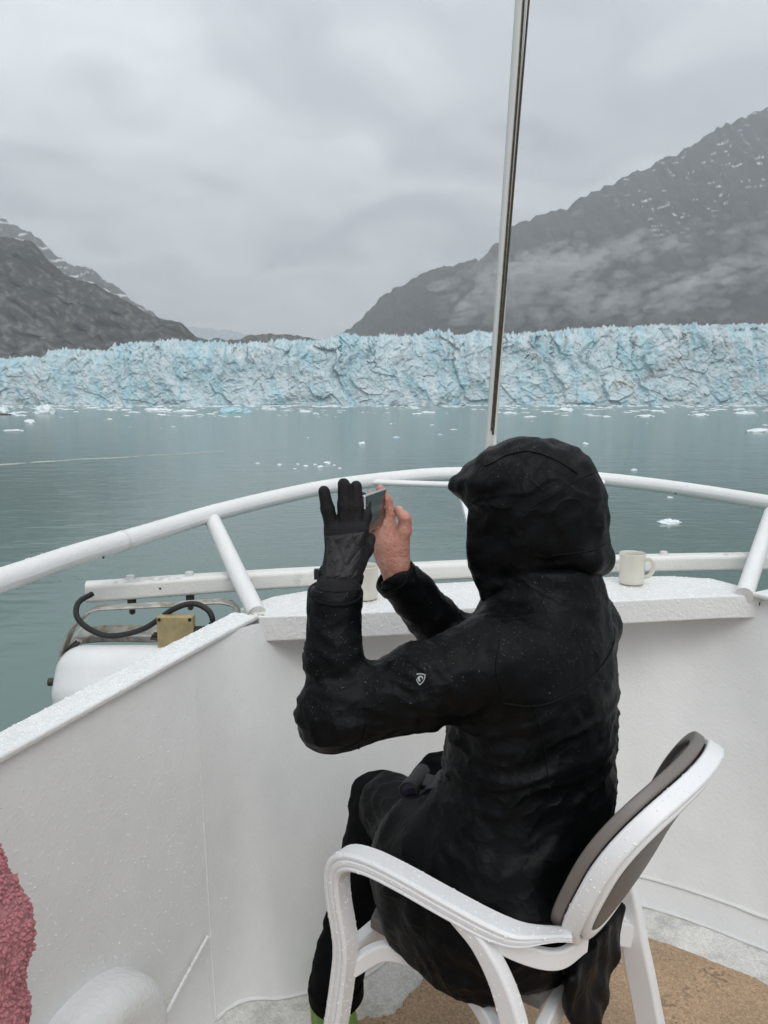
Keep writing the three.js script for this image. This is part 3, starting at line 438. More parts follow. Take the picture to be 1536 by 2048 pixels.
  { let best = 0, bd = 9; for (let i = 0; i <= 2000; i++) { const p = coup.getPoint(i / 2000), d = Math.hypot(p.x + 0.735, p.z + 2.1); if (d < bd) { bd = d; best = i / 2000; } } const p = coup.getPoint(best), t = coup.getTangent(best); mesh('weld_collar', from(p.clone().addScaledVector(t, -0.004), p.clone().addScaledVector(t, 0.004), 0.0297, 0.0297, 24), M.white, rail); }
  for (const [x, y, z] of [[-0.752, 1.062, -1.995], [-0.62, 1.08, -2.335], [1.2, 1.1, -3.1]]) mesh('paint_chip', moved(new THREE.SphereGeometry(0.0032, 8, 6), x, y, z), M.rubber, rail);
  for (const [x, y, z, w] of [[-0.41, 0.935, -2.252, 0.005], [-0.66, 0.93, -2.18, 0.003], [-0.13, 0.94, -2.327, 0.0045], [-0.79, 0.918, -2.143, 0.003]]) mesh('paint_chip', moved(new THREE.SphereGeometry(w, 8, 6).scale(1.4, 1, 0.4), x, y, z), M.rubber, beam);
  mesh('inner_rail', tube([V(-0.12, 1.158, -3.02), V(0.1, 1.146, -3.05), V(0.34, 1.136, -3.09), V(0.62, 1.136, -3.13), V(0.93, 1.133, -3.2)], 0.0125, { sides: 14 }), M.white, bow, { label: 'thin straight bar bridging the curve of the handrail' });
  const post = (a, b, r1, r2, label) => mesh('rail_post', from(a, b, r1, r2, 22), M.white, bow, { label });
  post(V(-0.352, 0.895, -2.035), V(-0.572, 1.098, -2.478), 0.0262, 0.0258, 'leaning post at the left end of the shelf');
  post(V(1.08, 0.9, -2.215), V(1.405, 1.075, -2.72), 0.0262, 0.026, 'leaning post at the right end of the shelf');
  mesh('rail_post', boxUV(sweep([V(0.345, 1.15, -3.12), V(0.34, 1.05, -2.83), V(0.335, 0.945, -2.5)], (t) => roundRect(mix(0.1, 0.05, t), 0.03, 0.006), V(0, 1, 0), { steps: 6 })), M.white, bow, { label: 'tapered bracket under the stem end of the handrail' });
  // mooring chock: a rolled lip round an opening in the left plate
  const cA = V(-0.562, 0.212, -1.255), lip = [];
  for (let k = 0; k <= 14; k++) { const a = Math.PI * k / 14; lip.push(new THREE.Vector2(0.112 - 0.052 * Math.cos(a), 0.062 * Math.sin(a))); }
  const place = (g) => g.rotateZ(-Math.PI / 2).scale(1, 1, 1.3).rotateY(rad(-20)).translate(cA.x, cA.y, cA.z);
  mesh('mooring_chock', boxUV(place(new THREE.LatheGeometry([new THREE.Vector2(0.06, -0.02), ...lip, new THREE.Vector2(0.166, -0.03)], 48))), M.wetPaint, bow, { label: 'rounded white mooring chock low on the left plate' });
  // beads of rain
  drops(bow.children.find((o) => o.name === 'cap_rail'), 1250, 0.0012, 0.0036, bow, (p, n) => n.y > 0.7 && p.z < -1.0, 2.2, 3, M.paintDrop);
  drops(shelf, 2600, 0.0012, 0.0036, bow, (p, n) => n.y > 0.5 || n.z > 0.6, 3, 4, M.paintDrop);
  drops(rail, 1700, 0.001, 0.0027, bow, (p, n) => p.z < -1.3 && (n.y > 0.4 || n.y < -0.93), 2, 5, M.paintDrop);
  drops(bow.children.filter((o) => o.name === 'bulwark_plate')[0], 2600, 0.0008, 0.0021, bow, (p, n, r) => p.z < -0.9 && r() < 1.1 - p.y, 2.4, 6, M.paintDrop);
  drops(bow.children.filter((o) => o.name === 'bulwark_plate')[1], 1300, 0.0008, 0.0022, bow, (p, n, r) => p.y < 0.75 && r() < 1.1 - p.y, 2.4, 7, M.paintDrop);
}

// ------------------------------------------------------------------ flagstaff
{
  const fs = thing('flagstaff', 'tall white flagstaff with a twisted halyard rising from the bow', 'flagstaff', [0.4427, 1.17, -3.2]);
  const a = V(0, 0, 0), b = V(0.117, 2.09, -0.12), d = V().subVectors(b, a).multiplyScalar(1.6);
  mesh('pole', from(a.clone(), d, 0.0228, 0.0245, 24), M.pole, fs);
  const strand = (P, r, turns, mat, name, parent) => { // three-stranded rope along P(t)
    const list = []; for (let k = 0; k < 3; k++) { const pts = []; const n = turns * 5; for (let i = 0; i <= n; i++) { const t = i / n, c = P(t), w = (t * turns + k / 3) * 2 * Math.PI; pts.push(V(c.x + Math.cos(w) * r * 0.55, c.y, c.z + Math.sin(w) * r * 0.55)); } list.push(sweep(pts, () => circle(r * 0.6, 6), V(0.3, 0.2, 1), { steps: n * 2 })); }
    return mesh(name, list, mat, parent);
  };
  const line = (s0, s1, off0, off1) => (t) => { const s = mix(s0, s1, t), p = a.clone().addScaledVector(d, s); const k = typeof off1 === 'function' ? off1(t) : mix(off0, off1, t); return p.add(V(k, 0, 0.0235 + 0.004 - Math.max(0, Math.abs(k) - 0.012) * 0.9)); };
  strand(line(0.055, 1, 0, (t) => mix(-0.004, 0.012, Math.min(1, t * 2.2)) - 0.008 * t), 0.0044, 120, M.darkRope, 'halyard', fs);
  strand(line(0.05, 1, 0, (t) => 0.003 + 0.033 * Math.min(1, t * 1.5)), 0.0044, 120, M.darkRope, 'halyard', fs);
  const cleat = mesh('cleat', [moved(cyl(0.006, 0.006, 0.03, 10).rotateX(Math.PI / 2), 0.016, 0.125, 0.03), tube([V(0.014, 0.085, 0.04), V(0.016, 0.125, 0.043), V(0.019, 0.165, 0.04)], (t) => 0.009 - 0.004 * Math.abs(t - 0.5) * 2)], M.pole, fs);
  const kn = []; const kr = mulberry(8); for (let i = 0; i < 16; i++) { const y = 0.06 + kr() * 0.07, w = kr() * 6; kn.push(V(0.004 + Math.cos(w) * 0.02, y, 0.03 + Math.sin(w) * 0.013)); }
  mesh('knot', tube(kn, 0.0055, { sides: 7, steps: 90 }), M.rope, fs);
  const fr = []; for (let i = 0; i < 14; i++) { const x = 0.01 + kr() * 0.03, y = 0.07 + kr() * 0.03; fr.push(tube([V(x, y, 0.036), V(x + (kr() - 0.3) * 0.02, y + 0.02, 0.045), V(x + (kr() - 0.2) * 0.03, y + 0.045, 0.045)], 0.0009, { sides: 5, steps: 8 })); }
  mesh('frayed_end', fr, M.rope, fs);
}

// ------------------------------------------------------------------ floodlight hung under the beam
{
  const fl = thing('floodlight', 'white marine floodlight with metal yoke hung under the cross-beam', 'floodlight', [-0.70, 0.70, -2.03]);
  const body = new RoundedBoxGeometry(0.40, 0.20, 0.20, 8, 0.075); body.rotateX(rad(-32));
  mesh('housing', boxUV(body.translate(0.01, 0.01, 0.04)), M.white, fl, { label: 'rounded white rear housing' });
  const rim = sweep([[-0.19, 0.10], [-0.15, 0.128], [0, 0.13], [0.15, 0.128], [0.21, 0.10], [0.215, -0.07], [0, -0.1], [-0.195, -0.07]].map(([x, y]) => V(x, y, 0).applyAxisAngle(V(1, 0, 0), rad(-32)).add(V(0.005, 0.002, -0.018))), () => roundRect(0.03, 0.045, 0.005), V(0, 0.53, -0.85).normalize(), { closed: true, steps: 80 });
  const frame = mesh('rim', boxUV(rim), M.metal, fl, { label: 'stained grey metal rim' });
  const front = new THREE.BoxGeometry(0.38, 0.19, 0.006).rotateX(rad(-32)).translate(0.01, -0.03, -0.085); mesh('front_glass', front, M.glass, fl);
  const clip = (x, y, z, rz) => mesh('clip', [bar(V(-0.02, 0, 0), V(0.02, 0, 0), 0.03, 0.008).applyMatrix4(new THREE.Matrix4().makeRotationZ(rz).setPosition(x, y, z)), bar(V(-0.017, 0.008, 0.008), V(0.017, 0.008, 0.008), 0.007, 0.007).applyMatrix4(new THREE.Matrix4().makeRotationZ(rz).setPosition(x, y, z)), bar(V(-0.017, 0.008, -0.01), V(0.017, 0.008, -0.01), 0.007, 0.007).applyMatrix4(new THREE.Matrix4().makeRotationZ(rz).setPosition(x, y, z))], M.darkMetal, frame);
  clip(0.075, 0.128, -0.005, 0); clip(-0.165, 0.098, 0.0, rad(38));
  const flat = (pts, w, name, mat) => mesh(name, boxUV(sweep(pts.map((p) => V(...p)), () => roundRect(w, 0.006, 0.002, 1), V(0, 0.1, 1), { steps: 40 })), mat, fl);
  const strap = (pts) => boxUV(sweep(pts.map((p) => V(...p)), () => roundRect(0.008, 0.045, 0.003, 1), V(0, 0, 1), { steps: 50, tension: 0.15 }));
  mesh('yoke', [strap([[-0.212, -0.01, -0.005], [-0.198, 0.085, -0.02], [-0.175, 0.145, -0.03], [-0.13, 0.19, -0.045], [-0.1, 0.1965, -0.06], [0.1, 0.1965, -0.1], [0.22, 0.197, -0.13], [0.262, 0.185, -0.135], [0.283, 0.12, -0.12], [0.285, -0.01, -0.07]])], M.metal, fl, { label: 'bent strap yoke with rust at its edges' });
  for (const x of [-0.212, 0.283]) mesh('pivot_bolt', moved(cyl(0.012, 0.012, 0.05, 8).rotateZ(Math.PI / 2), x, 0.0, x < 0 ? 0.0 : -0.06), M.darkMetal, fl);
  const jb = mesh('junction_box', boxUV(new RoundedBoxGeometry(0.098, 0.1, 0.03, 2, 0.004).toNonIndexed().translate(0.138, 0.155, 0.043)), M.brass, fl, { label: 'brass coloured junction box' });
  mesh('box_stem', boxUV(new THREE.BoxGeometry(0.06, 0.06, 0.02).translate(0.145, 0.09, 0.035)), M.brass, jb);
  for (const [x, y] of [[0.097, 0.197], [0.179, 0.197], [0.095, 0.113]]) mesh('screw', moved(cyl(0.0045, 0.0045, 0.006, 8).rotateX(Math.PI / 2), x, y, 0.059), M.rubber, jb);
  mesh('cable_gland', [moved(cyl(0.014, 0.014, 0.04, 8).rotateZ(Math.PI / 2), 0.205, 0.16, 0.04)], M.rubber, jb);
  mesh('cable', tube([[-0.829, 0.935, -2.10], [-0.853, 0.92, -2.06], [-0.847, 0.888, -2.03], [-0.806, 0.858, -2.0108], [-0.744, 0.8427, -2.0], [-0.655, 0.863, -2.0], [-0.573, 0.917, -2.0], [-0.518, 0.9335, -2.0], [-0.478, 0.918, -1.995], [-0.464, 0.89, -1.99], [-0.476, 0.868, -1.99], [-0.495, 0.861, -1.99]].map((p) => V(p[0] + 0.7, p[1] - 0.7, p[2] + 2.03)), 0.0078, { sides: 12, steps: 90 }), M.rubber, fl, { label: 'black cable looping to the junction box' });
}

// ------------------------------------------------------------------ mugs
function mug(at, turn, label) {
  const t = thing('mug', label, 'mug', at, turn, 'mugs on the bow shelf');
  const prof = [[0, 0.004], [0.03, 0.003], [0.033, 0], [0.037, 0.002], [0.0395, 0.012], [0.039, 0.05], [0.0395, 0.084], [0.0412, 0.096], [0.0405, 0.099], [0.038, 0.0985], [0.0352, 0.088], [0.035, 0.04], [0.034, 0.012], [0.03, 0.008], [0, 0.008]].map(([x, y]) => new THREE.Vector2(x, y));
  mesh('body', new THREE.LatheGeometry(prof, 48), M.mug, t);
  mesh('handle', sweep([V(0.036, 0.078, 0), V(0.052, 0.081, 0), V(0.064, 0.07, 0), V(0.064, 0.05, 0), V(0.053, 0.03, 0), V(0.036, 0.021, 0)], (s) => roundRect(0.013, 0.0075, 0.0035), V(0, 0, 1), { steps: 40 }), M.mug, t);
  mesh('coffee', moved(new THREE.CircleGeometry(0.0346, 32).rotateX(-Math.PI / 2), 0, 0.03, 0), M.coffee, t);
}
mug([0.787, 0.9025, -2.358], rad(-22), 'cream mug with its handle to the right, alone on the right of the shelf');
mug([-0.0557, 0.9025, -2.175], rad(150), 'cream mug partly behind the gloved arm, on the left of the shelf');

// ------------------------------------------------------------------ chair (own axes: x to the sitter's left, z forward)
const CH = { at: [0.215, 0, -1.44], turn: rad(-128) };
const chair = thing('armchair', 'white resin armchair with grey sling back, wet with rain', 'chair', CH.at, CH.turn);
{
  const grooved = (w, h) => { const o = []; const e = 0.005; o.push([-w / 2 + e, -h / 2], [w / 2 - e, -h / 2], [w / 2, -h / 2 + e]); for (const f of [-0.2, 0.16]) o.push([w / 2, h * f - 0.003], [w / 2 - 0.003, h * f], [w / 2, h * f + 0.003]); o.push([w / 2, h / 2 - e], [w / 2 - e, h / 2], [-w / 2 + e, h / 2], [-w / 2, h / 2 - e], [-w / 2, -h / 2 + e]); return o; };
  for (const s of [1, -1]) {
    const P = [[0.285, 0.008, 0.225], [0.275, 0.2, 0.19], [0.27, 0.36, 0.165], [0.272, 0.45, 0.155], [0.283, 0.555, 0.162], [0.29, 0.615, 0.155], [0.293, 0.648, 0.125], [0.29, 0.657, 0.075], [0.28, 0.648, 0.01], [0.264, 0.628, -0.07], [0.243, 0.606, -0.15], [0.224, 0.596, -0.2], [0.191, 0.602, -0.267]].map(([x, y, z]) => V(s * x, y, z));
    const up = (t, p, T) => { const side = V(-s, 0, 0.12); return V().crossVectors(side, T).normalize().multiplyScalar(s > 0 ? 1 : -1); };
    const armTop = 1;
    const sec = (t) => { const q = 1 - 0.7 * sstep(0.86, 0.99, t); return grooved(0.043 * (1 - 0.3 * sstep(0.9, 1, t)), 0.036).map(([a, b]) => [s > 0 ? a : -a, b * q - s * 0 + 0.02 * (1 - q) * armTop]); };
    mesh('arm', boxUV(sweep(P, sec, (t, p, T) => V().crossVectors(V(1, 0, 0), T).normalize(), { steps: 90, smooth: false })), M.resin, chair, { label: s > 0 ? 'near armrest flowing into the front leg' : 'far armrest behind the sitter' });
    const L = [[0.26, 0.612, -0.09], [0.254, 0.575, -0.135], [0.249, 0.51, -0.175], [0.247, 0.42, -0.203], [0.251, 0.28, -0.232], [0.268, 0.008, -0.29]].map(([x, y, z]) => V(s * x, y, z));
    mesh('rear_leg', boxUV(sweep(L, (t) => roundRect(mix(0.028, 0.034, t), mix(0.03, 0.058, Math.min(1, t * 1.6)), 0.006, 3), (t, p, T) => V().crossVectors(V(1, 0, 0), T).normalize(), { steps: 60 })), M.resin, chair);
    mesh('side_rail', boxUV(sweep([V(s * 0.255, 0.385, 0.155), V(s * 0.21, 0.415, 0.11), V(s * 0.19, 0.422, 0.03), V(s * 0.192, 0.416, -0.07), V(s * 0.225, 0.395, -0.15), V(s * 0.232, 0.35, -0.21)], () => roundRect(0.022, 0.036, 0.005), V(0, 1, 0), { steps: 40 })), M.resin, chair);
    mesh('lower_arm_strip', boxUV(sweep([V(s * 0.252, 0.603, -0.11), V(s * 0.228, 0.572, -0.18), V(s * 0.18, 0.55, -0.236), V(s * 0.1, 0.541, -0.252)], () => roundRect(0.014, 0.036, 0.004), V(0, 1, 0), { steps: 30 })), M.resin, chair);
  }
  // oval back ring, reclined and slightly dished
  const ringAt = (phi, k, off) => { const e = 2 / 2.5, c = Math.cos(phi), n = Math.sin(phi), x = 0.203 * k * Math.sign(c) * Math.pow(Math.abs(c), e), w = 0.18 * k * Math.sign(n) * Math.pow(Math.abs(n), e); const dish = 0.55 * x * x + 0.35 * Math.max(0, w) * Math.max(0, w); return V(x, 0.705 + w * 0.93, -0.318 - w * 0.36 - 1.1 * w * Math.abs(w) * (w > 0 ? 1 : 0.4)).add(V(0, 0.425, 0.905).multiplyScalar(dish + off)); };
  const loop = (k, off, w, h, n = 90) => { const pts = []; for (let i = 0; i < n; i++) pts.push(ringAt(i / n * 2 * Math.PI, k, off)); return boxUV(sweep(pts, () => roundRect(w, h, 0.005, 3), V(0, 0.425, 0.905), { closed: true, steps: n * 2 })); };
  mesh('back_ring', loop(1, 0, 0.016, 0.031), M.resin, chair, { label: 'wide white oval back ring' });
  mesh('inner_ring', loop(0.9, -0.012, 0.02, 0.016), M.resin, chair);
  const panel = (k, off, thick) => { const pos = [], idx = [], R = 14, A = 72; for (const o of [off, off - thick]) for (let r = 0; r <= R; r++) for (let a = 0; a < A; a++) { const p = ringAt(a / A * 2 * Math.PI, k * r / R, o); pos.push(p.x, p.y, p.z); } const H = (R + 1) * A; for (let h = 0; h < 2; h++) for (let r = 0; r < R; r++) for (let a = 0; a < A; a++) { const p = h * H + r * A + a, q = h * H + r * A + (a + 1) % A; h ? idx.push(p, p + A, q, q, p + A, q + A) : idx.push(p, q, p + A, q, q + A, p + A); } for (let a = 0; a < A; a++) { const p = R * A + a, q = R * A + (a + 1) % A; idx.push(p, q, p + H, q, q + H, p + H); } const g = new THREE.BufferGeometry(); g.setAttribute('position', new THREE.Float32BufferAttribute(pos, 3)); g.setIndex(idx); g.computeVertexNormals(); return boxUV(g); };
  const sl = mesh('back_sling', panel(0.985, 0.03, 0.009), M.sling, chair, { label: 'grey woven back sling' });
  mesh('sling_edge', loop(0.975, 0.029, 0.022, 0.02), M.slingEdge, sl);
  mesh('lower_panel', panel(0.84, -0.012, 0.006), M.sling, sl);
  // seat
  const ss = new THREE.Shape(); ss.moveTo(-0.17, -0.2); ss.lineTo(0.17, -0.2); ss.quadraticCurveTo(0.2, 0.05, 0.19, 0.15); ss.quadraticCurveTo(0.1, 0.19, 0, 0.19); ss.quadraticCurveTo(-0.1, 0.19, -0.19, 0.15); ss.quadraticCurveTo(-0.2, 0.05, -0.17, -0.2);
  const sg = new THREE.ExtrudeGeometry(ss, { depth: 0.014, bevelEnabled: true, bevelSize: 0.006, bevelThickness: 0.006, bevelSegments: 3 }); sg.rotateX(Math.PI / 2); sg.translate(0, 0.452, 0);
  mesh('seat', boxUV(sg), M.sling, chair);
  mesh('front_rail', boxUV(bar(V(-0.26, 0.405, 0.165), V(0.26, 0.405, 0.165), 0.024, 0.045, V(0, 1, 0))), M.resin, chair);
  const arch = (z, y) => sweep([V(-0.235, y, z), V(-0.15, y + 0.045, z + 0.01), V(0, y + 0.055, z + 0.015), V(0.15, y + 0.045, z + 0.01), V(0.235, y, z)], () => roundRect(0.024, 0.05, 0.005), V(0, 1, 0), { steps: 40 });
  mesh('rear_rail', boxUV(arch(-0.215, 0.335)), M.resin, chair, { label: 'arched rail between the rear legs' });
  const arms = chair.children.filter((o) => o.name === 'arm'), ring = chair.children.find((o) => o.name === 'back_ring'), legs = chair.children.filter((o) => o.name === 'rear_leg');
  drops(arms[0], 900, 0.0011, 0.0026, chair, (p, n) => n.y > -0.2, 2.6, 15, M.paintDrop); drops(arms[1], 300, 0.001, 0.003, chair, (p, n) => n.y > 0.2, 2.6, 16, M.paintDrop);
  drops(ring, 380, 0.001, 0.0025, chair, (p, n) => n.y > -0.3, 2.4, 17, M.paintDrop); drops(legs[0], 320, 0.001, 0.003, chair, (p, n) => n.y > -0.4, 2.4, 18, M.paintDrop); drops(sl, 700, 0.0008, 0.0022, chair, (p, n) => n.y > 0.1, 2, 19);
}

// ------------------------------------------------------------------ the seated photographer in the black parka
const PB = [0.215, 0, -1.44];
const sitter = thing('person', 'seated person in a wet black hooded parka taking a photo with a phone', 'person', PB);
const inChair = (x, y, z) => { const dx = x - PB[0], dz = z - PB[2], c = Math.cos(CH.turn), s = Math.sin(CH.turn); return [dx * c - dz * s, y, dx * s + dz * c]; };
const rebase = (g, o) => g.translate(-o[0], -o[1], -o[2]);
{
  const fT = [-0.788, -0.616], lT = [-0.616, 0.788]; // torso: forward and left, [x, z]
  const sec = [[0.36, 0.27, -1.41, 0.215, 0.17], [0.45, 0.265, -1.405, 0.225, 0.172], [0.55, 0.268, -1.40, 0.218, 0.168], [0.7, 0.284, -1.405, 0.198, 0.16], [0.85, 0.292, -1.42, 0.192, 0.156], [0.96, 0.298, -1.435, 0.2, 0.15], [1.02, 0.304, -1.448, 0.19, 0.138], [1.07, 0.312, -1.46, 0.155, 0.115], [1.12, 0.318, -1.47, 0.11, 0.1], [1.2, 0.32, -1.475, 0.1, 0.095]];
  const col = (k) => sec.map((r) => [r[0], r[k]]), cx = col(1), cz = col(2), ca = col(3), cb = col(4);
  const torso = (x, y, z, grow = 0) => {
    const X = x - lerpTable(cx, y), Z = z - lerpTable(cz, y), a = lerpTable(ca, y) + grow, b = lerpTable(cb, y) + grow, u = X * lT[0] + Z * lT[1], w = X * fT[0] + Z * fT[1], k = Math.sqrt((u / a) ** 2 + (w / b) ** 2);
    return smax((k - 1) * Math.min(a, b), Math.max(y - 1.13, 0.362 - y), 0.05);
  };
  const shL = [0.205, 1.015, -1.325], elL = [-0.088, 0.93, -1.27], wrL = [-0.089, 1.125, -1.325];
  const shR = [0.415, 1.0, -1.575], elR = [0.168, 0.945, -1.56], wrR = [0.03, 1.125, -1.476];
  const hipL = [0.185, 0.525, -1.33], knL = [-0.012, 0.525, -1.71], anL = [-0.106, 0.228, -1.478], hipR = [0.33, 0.525, -1.5], knR = [0.145, 0.53, -1.80], anR = [-0.104, 0.2, -1.585];
  const along = (x, y, z, a, b) => { const dx = b[0] - a[0], dy = b[1] - a[1], dz = b[2] - a[2]; return ((x - a[0]) * dx + (y - a[1]) * dy + (z - a[2]) * dz) / (dx * dx + dy * dy + dz * dz); };
  // folds of the cloth: long soft creases round the waist, short ones at the elbows
  const folds = (x, y, z) => {
    const u = (x - 0.29) * lT[0] + (z + 1.42) * lT[1], waist = sstep(1.0, 0.86, y), low = sstep(0.5, 0.62, y);
    const w = 0.02 * n3(x * 6, y * 6, z * 6);
    const cr = (n, p) => Math.pow(1 - Math.abs(n), p);
    let d = 0.0075 * waist * cr(n3(u * 2.6 + w * 8, (y + w + 0.3 * u) * 15, 2 + (x + z) * 1.5), 3) * (0.6 + 0.5 * low) - 0.005 * waist;
    d += 0.002 * waist * cr(n3(u * 6, (y + 0.4 * u + w) * 24, 7), 3) + 0.0018 * cr(n3(x * 9 + y * 7, y * 12 - x * 5, z * 9), 5);
    d += 0.003 * n3(x * 13, y * 13, z * 13) + 0.0008 * n3(x * 31, y * 31, z * 31);
    const lower = along(x, y, z, elL, wrL), upper = along(x, y, z, shL, elL);
    if (x < 0.06) { const near = Math.exp(-((lower - 0.25) ** 2) / 0.12); d += 0.0055 * near * (cr(n3(x * 7, y * 26 + 9 * x + 2 * w, z * 7), 3) - 0.4) + 0.0022 * cr(n3(x * 9, y * 30 + 14 * z, 3), 4); }
    else if (x < 0.2) d += 0.0065 * sstep(0.1, 0.6, upper) * (cr(n3(x * 19 + y * 12, y * 8, z * 8), 3) - 0.4);
    return d;
  };
  const seatCut = (x, y, z) => { const [a, b, c] = inChair(x, y, z); return Math.max(Math.abs(a) - 0.206, Math.abs(c + 0.005) - 0.222, b - 0.4615); };
  const hoodBase = (x, y, z) => cap(x, y, z, [0.322, 1.085, -1.475], [0.318, 1.13, -1.476], 0.118, 0.108);
  const skirt = (x, y, z) => { // coat spread over the lap and hanging outside the seat
    let d = chain(x, y, z, [[0.2, 0.525, -1.33, 0.115], [0.105, 0.535, -1.5, 0.1], [0.02, 0.535, -1.655, 0.082]], 0.03);
    d = smin(d, chain(x, y, z, [[0.33, 0.52, -1.5, 0.105], [0.2, 0.53, -1.68, 0.092]], 0.03), 0.04);
    d = smin(d, chain(x, y, z, [[0.225, 0.5, -1.27, 0.1], [0.17, 0.455, -1.275, 0.075], [0.085, 0.47, -1.36, 0.07]], 0.03), 0.05);
    return d;
  };
  const panelHang = (x, y, z) => { // coat bulging over the near edge of the seat
    const [a, b, c] = inChair(x, y, z), n = 0.006 * n3(c * 15, b * 9, 3);
    let d = ell(a, b, c, [0.115, 0.575, -0.02], [0.124, 0.15, 0.21]); d = smin(d, ell(a, b, c, [0.15, 0.535, 0.01], [0.088, 0.118, 0.165]), 0.04);
    return d - n;
  };
  const tail = (x, y, z) => { // back hem drooping behind the seat
    const [a, b, c] = inChair(x, y, z); const t = sstep(0.46, 0.3, b), half = mix(0.13, 0.016, t), mid = mix(0.02, 0.075, t);
    return smax(smax(Math.abs(c + 0.242 + 0.02 * t - 0.007 * n3(a * 16, b * 9, 1)) - 0.011, Math.abs(a - mid) - half, 0.015), Math.max(b - 0.5, 0.3 - b), 0.01);
  };
  const jacketF = (x, y, z) => {
    let d = torso(x, y, z);
    if (y < 0.68) d = smin(d, skirt(x, y, z), 0.06);
    let arm = chain(x, y, z, [[...shL, 0.086], [0.06, 0.972, -1.295, 0.073], [elL[0], elL[1], elL[2], 0.06]], 0.02);
    const fore = chain(x, y, z, [[elL[0], elL[1], elL[2], 0.059], [-0.09, 1.03, -1.297, 0.048], [wrL[0], wrL[1], wrL[2], 0.0485]], 0.02);
    arm = smin(arm, fore, 0.03); d = smin(d, arm, 0.055);
    let ar = chain(x, y, z, [[...shR, 0.088], [elR[0], elR[1], elR[2], 0.062]], 0.02); ar = smin(ar, smax(cap(x, y, z, elR, [0.018, 1.145, -1.468], 0.06, 0.043), -((x - 0.024) * 0.56 + (1.133 - y) * 0.75 + (-1.472 - z) * -0.34), 0.004), 0.03); d = smin(d, ar, 0.05);
    d = smin(d, hoodBase(x, y, z), 0.03);
    d -= folds(x, y, z);
    d = smax(d, y - 1.165, 0.012);
    if (y < 0.8) d = smax(smin(d, panelHang(x, y, z), 0.05), 0.425 - y, 0.012);
    { const [a, b, c] = inChair(x, y, z); d = smax(d, -Math.max(Math.abs(a) - 0.206, Math.abs(c + 0.005) - 0.222, b - 0.4615), 0.004); }
    if (y < 0.5) d = smin(d, tail(x, y, z), 0.012);
    // wrist ends
    d = smax(d, (y - 1.15) - 10 * Math.max(0, x - 0.05), 0.004);
    return d;
  };
  const jacket = mesh('jacket', boxUV(rebase(nets(jacketF, [-0.18, 0.23, -1.84], [0.56, 1.19, -1.1], 0.0056), PB)), M.jacket, sitter, { label: 'black rain-beaded parka' });

  // hood: a hollow shell turned further left than the shoulders
  const hf = [-0.966, -0.26], hl = [-0.26, 0.966]; // [x, z]
  const HC = [0.306, 1.255, -1.49];
  const hl3 = (x, y, z) => { const X = x - HC[0], Z = z - HC[2]; return [X * hf[0] + Z * hf[1], y - HC[1], X * hl[0] + Z * hl[1]]; }; // forward, up, left
  const hoodOut = (f, u, l, g) => {
    let d = ell(f, u, l, [-0.005, 0.0, 0], [0.132 + g, 0.146 + g, 0.114 + g]);
    d = smin(d, ell(f, u, l, [0.03, 0.045, 0], [0.118 + g, 0.095 + g, 0.104 + g]), 0.04);
    d = smin(d, cap(f, u, l * 0.62, [0.085, 0.07, 0], [0.163, 0.062, 0], 0.056 + g, 0.0125 + g * 0.3), 0.035);
    d = smin(d, cap(f, u, l, [0.045, -0.06, 0], [0.038, -0.135, 0], 0.108 + g, 0.098 + g), 0.05);
    return d;
  };
  const hoodF = (x, y, z) => {
    const [f, u, l] = hl3(x, y, z);
    const seam = 0.0022 * (1 - sstep(0.0, 0.006, Math.abs(u - (0.075 - 0.35 * (f + 0.02) * (f + 0.02) * 8 + 0.02 * n2(f * 9, 3))))) * (l > 0 ? 1 : 1) + 0.002 * (1 - sstep(0, 0.006, Math.abs(u + 0.082 + 0.05 * f))) * sstep(0.02, -0.03, f);
    const wr = 0.0045 * n3(f * 11 + 3 * u, u * 8, l * 9) + 0.005 * sstep(-0.06, -0.14, u) * n3(f * 7, u * 30 + 6 * f, l * 7) + 0.0028 * n3(f * 24 + 8 * u, u * 18, l * 18) + 0.004 * sstep(0.04, 0.12, f) * n3(f * 5, u * 28, l * 8);
    let out = hoodOut(f, u, l, 0) - wr - seam;
    // loose gathered flap at the nape
    out = smin(out, chain(f, u, l, [[-0.1, -0.075, 0.06, 0.03], [-0.118, -0.085, 0, 0.028], [-0.1, -0.075, -0.06, 0.03]], 0.02), 0.03);
    const edge = 0.133 - 0.028 * sstep(-0.1, -0.165, u) + 0.06 * sstep(0.012, 0.045, u); // opening plane
    out = smax(out, f - edge, 0.006);
    let d = out;
    const inner = hoodOut(f, u, l, -0.011) - wr; const hollow = smax(inner, -(f + 0.0), 0.01);
    d = smax(d, -hollow, 0.004);
    return smax(d, -u - 0.168, 0.01);
  };
  const hood = mesh('hood', boxUV(rebase(nets(hoodF, [0.1, 1.07, -1.66], [0.48, 1.42, -1.33], 0.0042), PB)), M.jacket, sitter, { label: 'stiff-brimmed black hood drawn over the head' });

  // trousers
  const trF = (x, y, z) => { let d = 1e9; for (const [h, k, a] of [[hipL, knL, anL], [hipR, knR, anR]]) { let e = smin(cap(x, y, z, h, k, 0.082, 0.064), chain(x, y, z, [[k[0], k[1], k[2], 0.063], [mix(k[0], a[0], 0.5), mix(k[1], a[1], 0.5), mix(k[2], a[2], 0.5), 0.056], [a[0], a[1], a[2], 0.057]], 0.02), 0.03); e = smax(e, (a[1] - 0.032) - y, 0.004); d = smin(d, e, 0.01); } return smax(d - 0.004 * n3(x * 10, y * 16, z * 10) - 0.003 * n3(x * 22, y * 30, z * 22), -seatCut(x, y, z), 0.01); };
  const tr = mesh('trousers', boxUV(rebase(nets(trF, [-0.22, 0.07, -1.92], [0.45, 0.64, -1.2], 0.0065), PB)), M.trousers, sitter, { label: 'black trousers with turned cuffs' });
